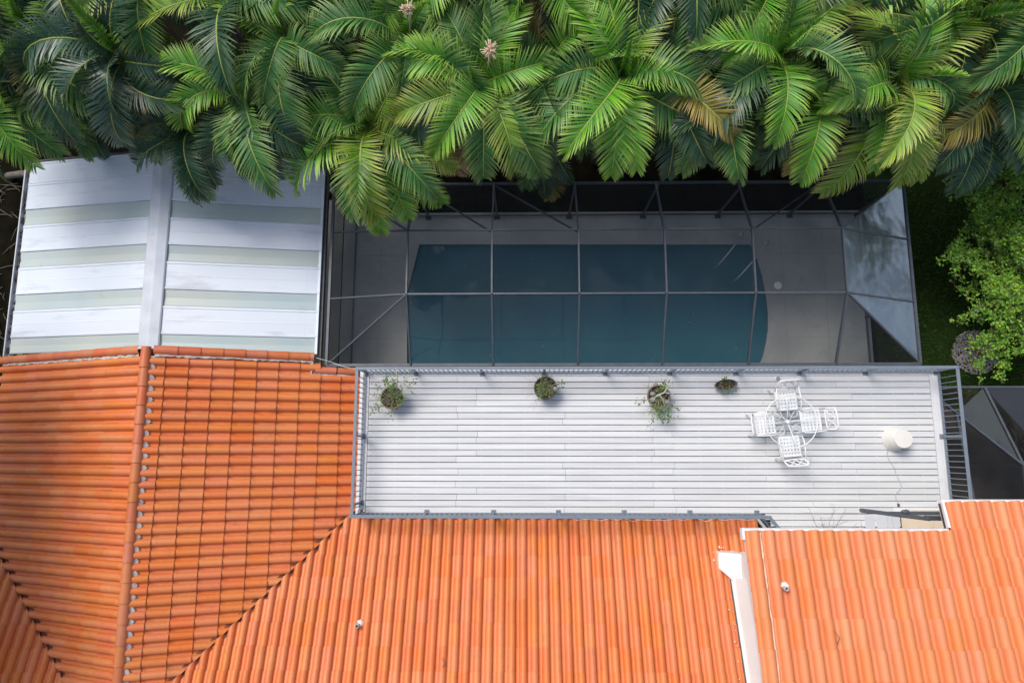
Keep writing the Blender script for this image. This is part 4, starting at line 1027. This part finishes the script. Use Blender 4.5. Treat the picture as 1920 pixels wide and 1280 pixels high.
gv = MB(); rr = random.Random(66)
for i in range(1500):
    a = rr.random()*6.283; q = math.sqrt(rr.random()); x = 18.85+0.74*q*math.cos(a); y = 0.95+0.70*q*math.sin(a); r = rr.uniform(.018,.042)
    k0 = len(gv.v); z = rr.uniform(0.0,.02)+0.05*(1-q)
    for dx, dy, dz in ((1,0,0),(0,1,0),(-1,0,0),(0,-1,0),(0,0,1),(0,0,-1)):
        gv.v.append((x+dx*r*rr.uniform(.7,1.3), y+dy*r*rr.uniform(.7,1.3), z+dz*r*0.7))
    for f in ((0,1,4),(1,2,4),(2,3,4),(3,0,4),(1,0,5),(2,1,5),(3,2,5),(0,3,5)): gv.f.append(tuple(k0+j for j in f)); gv.sm.append(False); gv.mi.append(0)
stuff(tag(gv.build('gravel_bed', M['gravel']), 'round bed of grey gravel on the lawn under the tree', 'gravel'))
# yard at the left edge: leaning bare trunks and dry sticks
tk = MB(); tk.tube([(-13.2,7.1,0.1),(-11.9,6.75,1.1),(-10.6,6.2,1.9)],[0.12,0.11,0.09],8); tag(tk.build('leaning_trunk', M['palm_trunk']), 'pale bare trunk leaning in the dark yard at the left edge', 'trunk')
rr = random.Random(12); lt = MB()
for i in range(110):
    x = rr.uniform(-14.5,-10.8); y = rr.uniform(0.5,7); a = rr.random()*6.283; ln = rr.uniform(.2,.9)
    lt.tube([(x,y,0.01),(x+math.cos(a)*ln*0.5,y+math.sin(a)*ln*0.5,rr.uniform(.03,.12)),(x+math.cos(a)*ln,y+math.sin(a)*ln,0.01)],[0.012,0.014,0.005],4,cap=False)
stuff(tag(lt.build('dry_litter', M['bark']), 'dry sticks and leaf litter on the dark yard floor at the left', 'litter'))

for i, (x, y, h) in enumerate(((-12.5,0.4,15.0),(-12.4,-3.8,15.2),(-12.5,-8.2,14.8))):
    broad_tree('tall shade tree beyond the left picture edge, %s of the line from the palms' % ORD[i], x, y, h, 4.1, 500+i)
for i, (x, y, z) in enumerate(((25.5,0.2,5.0),(24.6,6.2,6.0))):  # unseen palms, added so the glossy cage panels have silhouettes to reflect
    palm('palm added beyond the right picture edge for the glossy panels to reflect, %s of the group' % ORD[i], (x,y,z), (x+0.2,y+0.3,0), 600+i, 'dark', 11, 1.1, 0.1, group='unseen palms added for the panel reflections')

# ================================================================== FURNITURE ON THE DECK
TROT = R(5)
TC = Vector((11.36,-1.41,DZ))
table = thing('round_table', 'round glass topped white iron table amid four white chairs', 'table', TC, TROT, local=True)
a = MB(); a.lathe((0,0,0.712), [(0.665,0),(0.665,0.008)], n=48, smooth=False, cap0=False); a.build('table_top', M['glass'], table)
a = MB()
ringp = [(0.675*math.cos(2*math.pi*i/48), 0.675*math.sin(2*math.pi*i/48), 0.715) for i in range(49)]
a.tube(ringp, 0.014, 8, cap=False); a.build('rim', M['white_iron'], table)
for k in range(4):
    an = k*math.pi/2+R(2); c, s_ = math.cos(an), math.sin(an)
    a = MB(); prof = [(0.06,0.45),(0.20,0.55),(0.42,0.66),(0.66,0.70)]
    a.tube([(r*c, r*s_, z) for r, z in prof], 0.016, 6)
    prof = [(0.05,0.45),(0.08,0.30),(0.22,0.14),(0.40,0.05),(0.46,0.012)]
    a.tube([(r*c, r*s_, z) for r, z in prof], 0.018, 6)
    a.build('leg', M['white_iron'], table)
    a = MB(); an2 = an+math.pi/4; c2, s2 = math.cos(an2)*0.30, math.sin(an2)*0.30
    a.tube([(c2+0.11*math.cos(q*0.5236), s2+0.11*math.sin(q*0.5236), 0.40) for q in range(13)], 0.009, 5, cap=False)
    a.tube([(0.05*c,0.05*s_,0.42),(c2*0.8,s2*0.8,0.43),(c2*1.35,s2*1.35,0.40)], 0.009, 5)
    a.build('scroll', M['white_iron'], table)
a = MB(); a.lathe((0,0,0.30), [(0.03,0),(0.055,0.05),(0.035,0.12),(0.06,0.18),(0.03,0.22)], n=12); a.build('hub', M['white_iron'], table)

def make_chair(label, c, rz):
    """local +y is the front of the chair (towards the table)"""
    t = thing('patio_chair', label, 'chair', (c[0],c[1],DZ), rz, 'white iron chairs round the table', local=True)
    W, D, H = 0.27, 0.26, 0.445
    st = MB(); th = 0.012
    for k in range(7):
        x = -W+0.02+(2*W-0.04)*k/6; w_ = 0.027
        st.box((x-w_,-D,H),(x+w_,D,H+th))
    for k in range(6):
        y = -D+0.026+(2*D-0.052)*k/5; w_ = 0.028
        st.box((-W,y-w_,H+0.0135),(W,y+w_,H+0.0245))
    st.build('seat', M['white_iron'], t)
    fr_ = MB()
    fr_.tube([(-W,-D,H),(W,-D,H),(W,D,H),(-W,D,H),(-W,-D,H)], 0.018, 6); fr_.build('seat_frame', M['white_iron'], t)
    for sx in (-1, 1):
        l_ = MB(); l_.tube([(sx*W,D-0.01,H),(sx*(W+0.01),D+0.02,0.2),(sx*(W+0.02),D+0.05,0.012)], 0.018, 6); l_.build('leg', M['white_iron'], t)
        l_ = MB(); l_.tube([(sx*W,-D,H),(sx*(W+0.005),-D-0.02,0.2),(sx*(W+0.01),-D-0.07,0.012)], 0.018, 6); l_.build('leg', M['white_iron'], t)
        ar = MB(); ar.tube([(sx*W,D-0.02,H),(sx*(W+0.035),D-0.03,0.60),(sx*(W+0.045),D-0.14,0.655),(sx*(W+0.04),-0.05,0.665),(sx*(W+0.02),-D-0.06,0.68)], 0.018, 6)
        ar.build('armrest', M['white_iron'], t)
    # reclined back: frame, ring and two facing arcs
    def bp_(u, h): return (u, -D-0.01-0.21*h, H+0.01+0.46*h)
    bk = MB()
    bk.tube([bp_(-W,0),bp_(-W-0.005,0.5),bp_(-W,0.96)], 0.020, 6); bk.tube([bp_(W,0),bp_(W+0.005,0.5),bp_(W,0.96)], 0.020, 6)
    bk.tube([bp_(-W-0.02,0.95)]+[bp_(W*k/5, 1.0+0.055*(1-(k/5)**2)) for k in range(-4,5)]+[bp_(W+0.02,0.95)], 0.022, 6)
    bk.tube([bp_(W*k/4, 0.36-0.05*(1-(k/4)**2)) for k in range(-4,5)], 0.018, 6)
    bo_ = bk.build('backrest', M['white_iron'], t)
    orn = MB()
    orn.tube([bp_(0.072*math.cos(q*0.5236), 0.67+0.22*math.sin(q*0.5236)) for q in range(13)], 0.015, 6, cap=False)
    for sx in (-1, 1):
        orn.tube([bp_(sx*(0.25-0.145*math.sin(math.pi*q/10)), 0.37+0.6*q/10) for q in range(11)], 0.014, 6)
    orn.build('ornament', M['white_iron'], bo_)
    return t
make_chair('white lattice iron chair nearest the pool side railing', (11.36,-0.84), math.pi+TROT)
make_chair('white lattice iron chair nearest the bucket, its oval backrest in view', (11.97,-1.37), math.pi/2+TROT)
make_chair('white lattice iron chair nearest the white gutter and tiled roof', (11.38,-2.05), 0+TROT)
make_chair('white lattice iron chair on the planter side of the table', (10.76,-1.46), -math.pi/2+TROT)

def potted(label, c, pot_mat, seed, r=0.295, hgt=0.44, sx=1.0, sy=1.0, ang=0.0, sprays=(), grass=60, green=0.5, stones=(), trunk=None, wisps=0):
    rr = random.Random(seed); x, y = c
    t = thing('potted_plant', label, 'potted plant', (x,y,DZ), group='potted plants on the deck')
    p = MB(); p.lathe((x,y,DZ+0.003), [(r*0.74,0),(r*0.86,hgt*0.5),(r*0.97,hgt*0.86),(r*1.02,hgt*0.87),(r*1.02,hgt),(r*0.91,hgt),(r*0.88,hgt-0.09)], n=28, sx=sx, sy=sy, ang=ang, cap1=False)
    p.build('pot', pot_mat, t)
    p = MB(); p.lathe((x,y,DZ+hgt-0.08), [(r*0.90,0),(r*0.6,0.03),(r*0.15,0.04)], n=20, sx=sx, sy=sy, ang=ang, cap0=False); p.build('soil', M['potting'], t)
    zz = DZ+hgt-0.05; lf_ = MB(); tp = []; stt = MB()
    ca_, sa_ = math.cos(ang), math.sin(ang)
    for i in range(grass):
        a = rr.random()*6.283; q = math.sqrt(rr.random())*r*0.72; gx0, gy0 = q*math.cos(a)*sx, q*math.sin(a)*sy
        gx, gy = gx0*ca_-gy0*sa_, gx0*sa_+gy0*ca_
        an = rr.random()*6.283; ln = rr.uniform(.08,.22)
        e = Vector((x+gx+math.cos(an)*ln*0.8, y+gy+math.sin(an)*ln*0.8, zz+rr.uniform(.03,.16)))
        stt.tube([(x+gx,y+gy,zz),((x+gx+e.x)/2,(y+gy+e.y)/2,max(zz,e.z)+0.03),tuple(e)], [0.006,0.005,0.002], 3, cap=False)
        if rr.random() < green: leaf_cluster(lf_, tp, e, 0.03, 6, rr)
    for (dx, dy, dz, n, pale) in sprays:
        o_ = Vector((x+rr.uniform(-.06,.06), y+rr.uniform(-.06,.06), zz)); e = Vector((x+dx*1.22,y+dy*1.22,DZ+dz+0.05))
        m1 = o_.lerp(e,0.5)+Vector((rr.uniform(-.05,.05),rr.uniform(-.05,.05),0.10))
        (stt if not pale else trunkmb(t)).tube([o_,m1,e],[0.012,0.009,0.004],5)
        for k in range(4): leaf_cluster(lf_, tp, m1.lerp(e,(k+1)/4.0), 0.055, int(n/4)+2, rr, (0.04,0.085))
    if len(lf_.v): with_tip(lf_.build('foliage', M['pot_leaf'], t), tp)
    if len(stt.v): stt.build('stem', M['pot_stalk'], t)
    if trunk:
        tm = MB()
        for pts_, r0 in trunk:
            pp = [(x+a, y+b_, DZ+c_) for a, b_, c_ in pts_]; tm.tube(pp, [r0*(1-0.65*i/(len(pp)-1)) for i in range(len(pp))], 6)
        tm.build('branch', M['bark_pale'], t)
    if wisps:
        wm = MB()
        for i in range(wisps):
            a = rr.uniform(2.2,4.6) if rr.random() < .8 else rr.random()*6.283; ln = rr.uniform(.3,.62); b0 = Vector((x+r*0.5*math.cos(a), y+r*0.5*math.sin(a), zz))
            e = b0+Vector((math.cos(a)*ln, math.sin(a)*ln*0.9, rr.uniform(-.15,.2)))
            wm.tube([b0, b0.lerp(e,.5)+Vector((0,0,.08)), e],[0.004,0.003,0.0015],3,cap=False)
            for k in range(3):
                st_ = b0.lerp(e,.5+.2*k)+Vector((0,0,.05)); wm.tube([st_, st_+Vector((rr.uniform(-.1,.1),rr.uniform(-.1,.1),rr.uniform(-.03,.05)))],[0.003,0.001],3,cap=False)
        wm.build('wisp', M['twig'], t)
    for (dx, dy, dz, rs) in stones:
        b_ = blob('stone', (x+dx,y+dy,DZ+dz), rs, int(abs(dx*100))+3, M['stone'], 2, 0.8, 0.05); adopt(b_, t)
    return t
def trunkmb(t):
    class W_:
        def tube(self, pts, rad, n): m_ = MB(); m_.tube(pts, rad, n); m_.build('branch', M['bark_pale'], t)
    return W_()
potted('clay pot with leafy sprigs and white bare branches at the deck corner', (0.84,-0.76), M['clay_pot'], 31, 0.30, 0.44,
       sprays=((-0.10,0.42,0.62,46,0),(0.05,0.30,0.7,46,0),(0.22,0.12,0.6,40,0),(0.28,-0.10,0.5,34,0),(-0.40,-0.24,0.35,26,0),(-0.34,0.28,0.5,8,0),(-0.36,0.04,0.45,8,0),(0.0,-0.40,0.3,8,0),(0.55,0.32,0.7,16,1),(0.44,0.44,0.75,14,1),(-0.5,-0.33,0.25,4,0),(0.12,0.46,0.8,20,0)), grass=80, green=0.25,
       trunk=[(((0.12,0.05,0.4),(0.18,0.3,0.7),(0.24,0.5,0.95),(0.22,0.72,1.1)),0.028),(((0.16,0.2,0.6),(0.34,0.36,0.8),(0.46,0.5,0.9)),0.018),(((0.2,0.3,0.7),(0.32,0.2,0.8),(0.5,0.24,0.8)),0.014),(((0.2,0.35,0.75),(0.05,0.42,0.85),(0.0,0.55,0.9)),0.012)])
potted('dark pot filled with short tangled stalks, second from the deck corner', (4.98,-0.50), M['dark_pot'], 32, 0.305, 0.42, grass=150, green=0.42, stones=((0.26,-0.02,0.44,0.075),), wisps=16, sprays=((0.42,0.1,0.5,8,0),))
potted('clay pot with a crooked white branch and grey stones, nearest the table', (8.0,-0.72), M['clay_pot'], 33, 0.30, 0.42, grass=45, green=0.5,
       stones=((-0.16,0.06,0.42,0.075),(-0.15,-0.10,0.42,0.095),(0.22,-0.16,0.42,0.085),(-0.06,0.30,0.36,0.075),(0.24,0.09,0.44,0.075)),
       sprays=((-0.02,-0.42,0.5,44,0),(0.16,-0.46,0.5,40,0),(-0.18,-0.36,0.45,36,0),(0.14,0.26,0.55,40,0),(-0.48,-0.16,0.4,14,0),(0.24,-0.55,0.35,14,0),(-0.20,-0.66,0.3,10,0),(0.08,-0.62,0.3,12,0),(0.42,-0.32,0.4,8,0)), wisps=5,
       trunk=[(((-0.22,-0.16,0.40),(-0.06,0.0,0.5),(0.12,0.08,0.58),(0.2,0.22,0.7),(0.30,0.40,0.8)),0.032),(((0.0,0.02,0.52),(0.1,-0.12,0.55),(0.12,-0.26,0.5)),0.014),(((0.12,0.08,0.58),(0.26,0.06,0.6),(0.42,0.02,0.6)),0.012),(((0.2,0.22,0.7),(0.38,0.26,0.75),(0.5,0.3,0.75)),0.012)])
potted('small oval grey planter with sparse green tufts near the table', (9.86,-0.40), M['grey_pot'], 34, 0.31, 0.24, 1.0, 0.46, R(6), grass=16, green=0.8)
# upturned bucket with its cord
bk = thing('bucket', 'white ribbed plastic bucket turned upside down on the deck', 'bucket', (14.34,-1.85,DZ))
a = MB(); pr = [(0.325,0),(0.33,0.015)]
for i in range(6):
    z = 0.03+0.07*i; r = 0.322-0.013*i; pr += [(r,z),(r,z+0.030),(r-0.034,z+0.036),(r-0.034,z+0.064)]
pr += [(0.243,0.465),(0.235,0.485)]
a.lathe((14.34,-1.85,DZ+0.003), pr, n=40); a.build('body', M['plastic'], bk)
a = MB(); a.lathe((14.34,-1.85,DZ+0.484), [(0.20,0),(0.20,0.006),(0.192,0.006)], n=36, smooth=False); a.lathe((14.34,-1.85,DZ+0.484), [(0.03,0),(0.03,0.008),(0.02,0.012)], n=12, smooth=False); a.build('base_rim', M['plastic'], bk)
def smooth_path(pts, k=6):
    pts = [Vector(p) for p in pts]; out = []
    for i in range(len(pts)-1):
        p0 = pts[max(0,i-1)]; p1 = pts[i]; p2 = pts[i+1]; p3 = pts[min(len(pts)-1,i+2)]
        for j in range(k):
            t = j/k; out.append(0.5*((2*p1)+(p2-p0)*t+(2*p0-5*p1+4*p2-p3)*t*t+(3*p1-p0-3*p2+p3)*t**3))
    out.append(pts[-1]); return out
cd = thing('power_cord', 'thin grey cord snaking from the bucket to the door landing', 'cord', (14.2,-2.1,DZ))
z = DZ+0.014
a = MB(); a.tube(smooth_path([(14.17,-2.08,z+0.05),(14.12,-2.24,z),(14.17,-2.42,z),(14.27,-2.6,z),(14.33,-2.82,z),(14.43,-3.08,z),(14.36,-3.2,z),(14.25,-3.34,z),(14.30,-3.55,z)]), 0.009, 5); a.build('cable', M['cord'], cd)
a = MB(); a.box((14.28,-3.62,DZ+0.004),(14.33,-3.54,DZ+0.035)); a.build('plug', M['dark_gutter'], cd)
a = MB(); a.lathe((11.34,-0.21,DZ+0.003), [(0.065,0),(0.065,0.012),(0.05,0.016),(0.045,0.006),(0.012,0.006)], n=20, smooth=False); tag(a.build('drain_cover', M['steel']), 'small round drain cover set in the deck beside the table', 'drain')
# bare twiggy plant by the eave
tw = thing('bare_shrub', 'leafless twiggy shrub standing on the deck by the white gutter', 'shrub', (12.2,-4.40,DZ))
rr = random.Random(9)
p = MB(); p.lathe((12.2,-4.42,DZ+0.003), [(0.13,0),(0.18,0.3),(0.17,0.3),(0.16,0.24)], n=20); p.build('pot', M['dark_pot'], tw)
a = MB()
for i in range(24):
    an = rr.uniform(-.5,3.6); el = rr.uniform(.25,1.3); ln = rr.uniform(.6,1.15)
    d = Vector((math.cos(an)*math.cos(el), math.sin(an)*math.cos(el), math.sin(el))); o_ = Vector((12.2,-4.42,DZ+0.27)); e = o_+d*ln
    m1 = o_.lerp(e,.5)+Vector((rr.uniform(-.08,.08),rr.uniform(-.08,.08),0)); a.tube([o_,m1,e],[0.008,0.006,0.003],4,cap=False)
    for k in range(6):
        st_ = m1.lerp(e,k/5); d2 = (d+Vector((rr.gauss(0,.6),rr.gauss(0,.6),rr.gauss(0,.4)))).normalized()*rr.uniform(.1,.3); a.tube([st_,st_+d2],[0.0035,0.002],3,cap=False)
a.build('branch', M['twig'], tw)
# folded awning arms below the eave
aw = thing('awning_arm', 'dark grey folded awning arm sticking out under the stepped eave', 'awning arm', (14.2,-3.7,5.5))
za = 5.45
for p, q, w_ in (((12.26,-3.53,za),(13.80,-3.72,za),0.095),((12.9,-3.60,za-0.06),(14.3,-3.60,za-0.06),0.08),((13.70,-3.70,za-0.01),(15.2,-3.72,za-0.01),0.11)):
    a = MB(); a.bar(p, q, w_, 0.05); a.build('arm', M['arm'], aw)
for x in (14.28,15.15):
    a = MB(); a.bar((x,-3.58 if x < 15 else -3.66,za-0.08),(x,-4.76,za-0.08),0.06,0.06); a.build('bracket', M['arm'], aw)
for x, y in ((12.27,-3.53),(13.24,-3.56),(13.30,-3.55),(13.78,-3.72)):
    a = MB(); a.lathe((x,y,za-0.05), [(0.04,0),(0.045,0.02),(0.045,0.09),(0.03,0.10)], n=12); a.build('joint', M['arm'], aw)
# vents on the roofs
def vent(label, x, y, z, r, slope):
    t = thing('vent_pipe', label, 'vent pipe', (x,y,z))
    a = MB(); a.lathe((x,y,z-0.12), [(r,0),(r,0.30),(r*0.72,0.30),(r*0.70,0.12)], n=16, cap1=False); a.build('pipe', M['pipe'], t)
    a = MB(); a.lathe((x,y,z-0.12), [(r*0.70,0.14),(r*0.3,0.13),(0.001,0.13)], n=12, cap0=False); a.build('bore', M['black'], t)
    a = MB(); a.lathe((x+0.03,y+0.02,z-0.02), [(r*2.0,-0.06),(r*1.9,0.03),(r*1.1,0.07)], n=7, smooth=False, ang=0.4); a.build('mortar_collar', M['white_paint'], t)
vent('vent pipe with white mortar collar on the middle tiled roof', 0.28, -6.42, zc(-6.42)+0.07, 0.048, 0)
vent('vent pipe with cream mortar patch on the upper tiled roof', 9.83, -4.98, zu(-4.98)+0.09, 0.045, 0)
# wires
rr = random.Random(4)
pts = [(1.9+8.6*i/40, DS-0.10-0.07*abs(math.sin(i*1.7))*rr.random()-0.03*rr.random(), DZ+0.14+rr.uniform(-.05,.05)) for i in range(41)]
a = MB(); a.tube(smooth_path(pts[18:],3), 0.0055, 4); tag(a.build('light_string', M['white_cord']), 'white light string cable looping along the railing above the middle roof', 'cable')
a = MB(); a.tube(smooth_path([(-1.45,0.42,2.95),(-1.0,0.28,3.2),(-0.5,0.1,3.5),(0.0,-0.02,3.95),(0.03,-0.02,4.14)]), 0.007, 4); tag(a.build('overhead_wire', M['white_cord']), 'white wire running from the dark gutter to the deck corner post', 'wire')

for label, x, y, zf, a0 in (('bent dry twig lying on the middle tiled roof', 2.45, -7.2, zc, 1.2), ('thin dry twig lying on the upper tiled roof', 10.75, -5.9, zu, 1.35), ('short dry twig caught on the east facing roof slope', -2.2, -1.1, lambda q: ze(-2.2), 0.1)):
    a = MB(); z = zf(y)+0.16
    a.tube([(x-0.16*math.cos(a0),y-0.16*math.sin(a0),z-0.02),(x+0.03,y,z+0.02),(x+0.13*math.cos(a0+0.7),y+0.15*math.sin(a0+0.7),z)],[0.007,0.010,0.004],5)
    tag(a.build('fallen_twig', M['bark']), label, 'twig')

rr = random.Random(91); pt = MB()
for i in range(46):
    x = rr.uniform(-0.9,15.0); y = rr.uniform(0.7,5.4); inside = 0.7 < x < 12.1 and y < 4.5
    z = -0.097 if inside else 0.004; r = rr.uniform(.008,.022); a0 = rr.random()*6.283
    c_, s_ = math.cos(a0)*r, math.sin(a0)*r
    pt.quad([(x-c_,y-s_,z),(x+s_*0.5,y-c_*0.5,z+0.004),(x+c_,y+s_,z),(x-s_*0.5,y+c_*0.5,z+0.004)])
stuff(tag(pt.build('fallen_petals', M['cream_mortar']), 'scattered pale petals and leaf bits on the pool and its concrete', 'petals'))
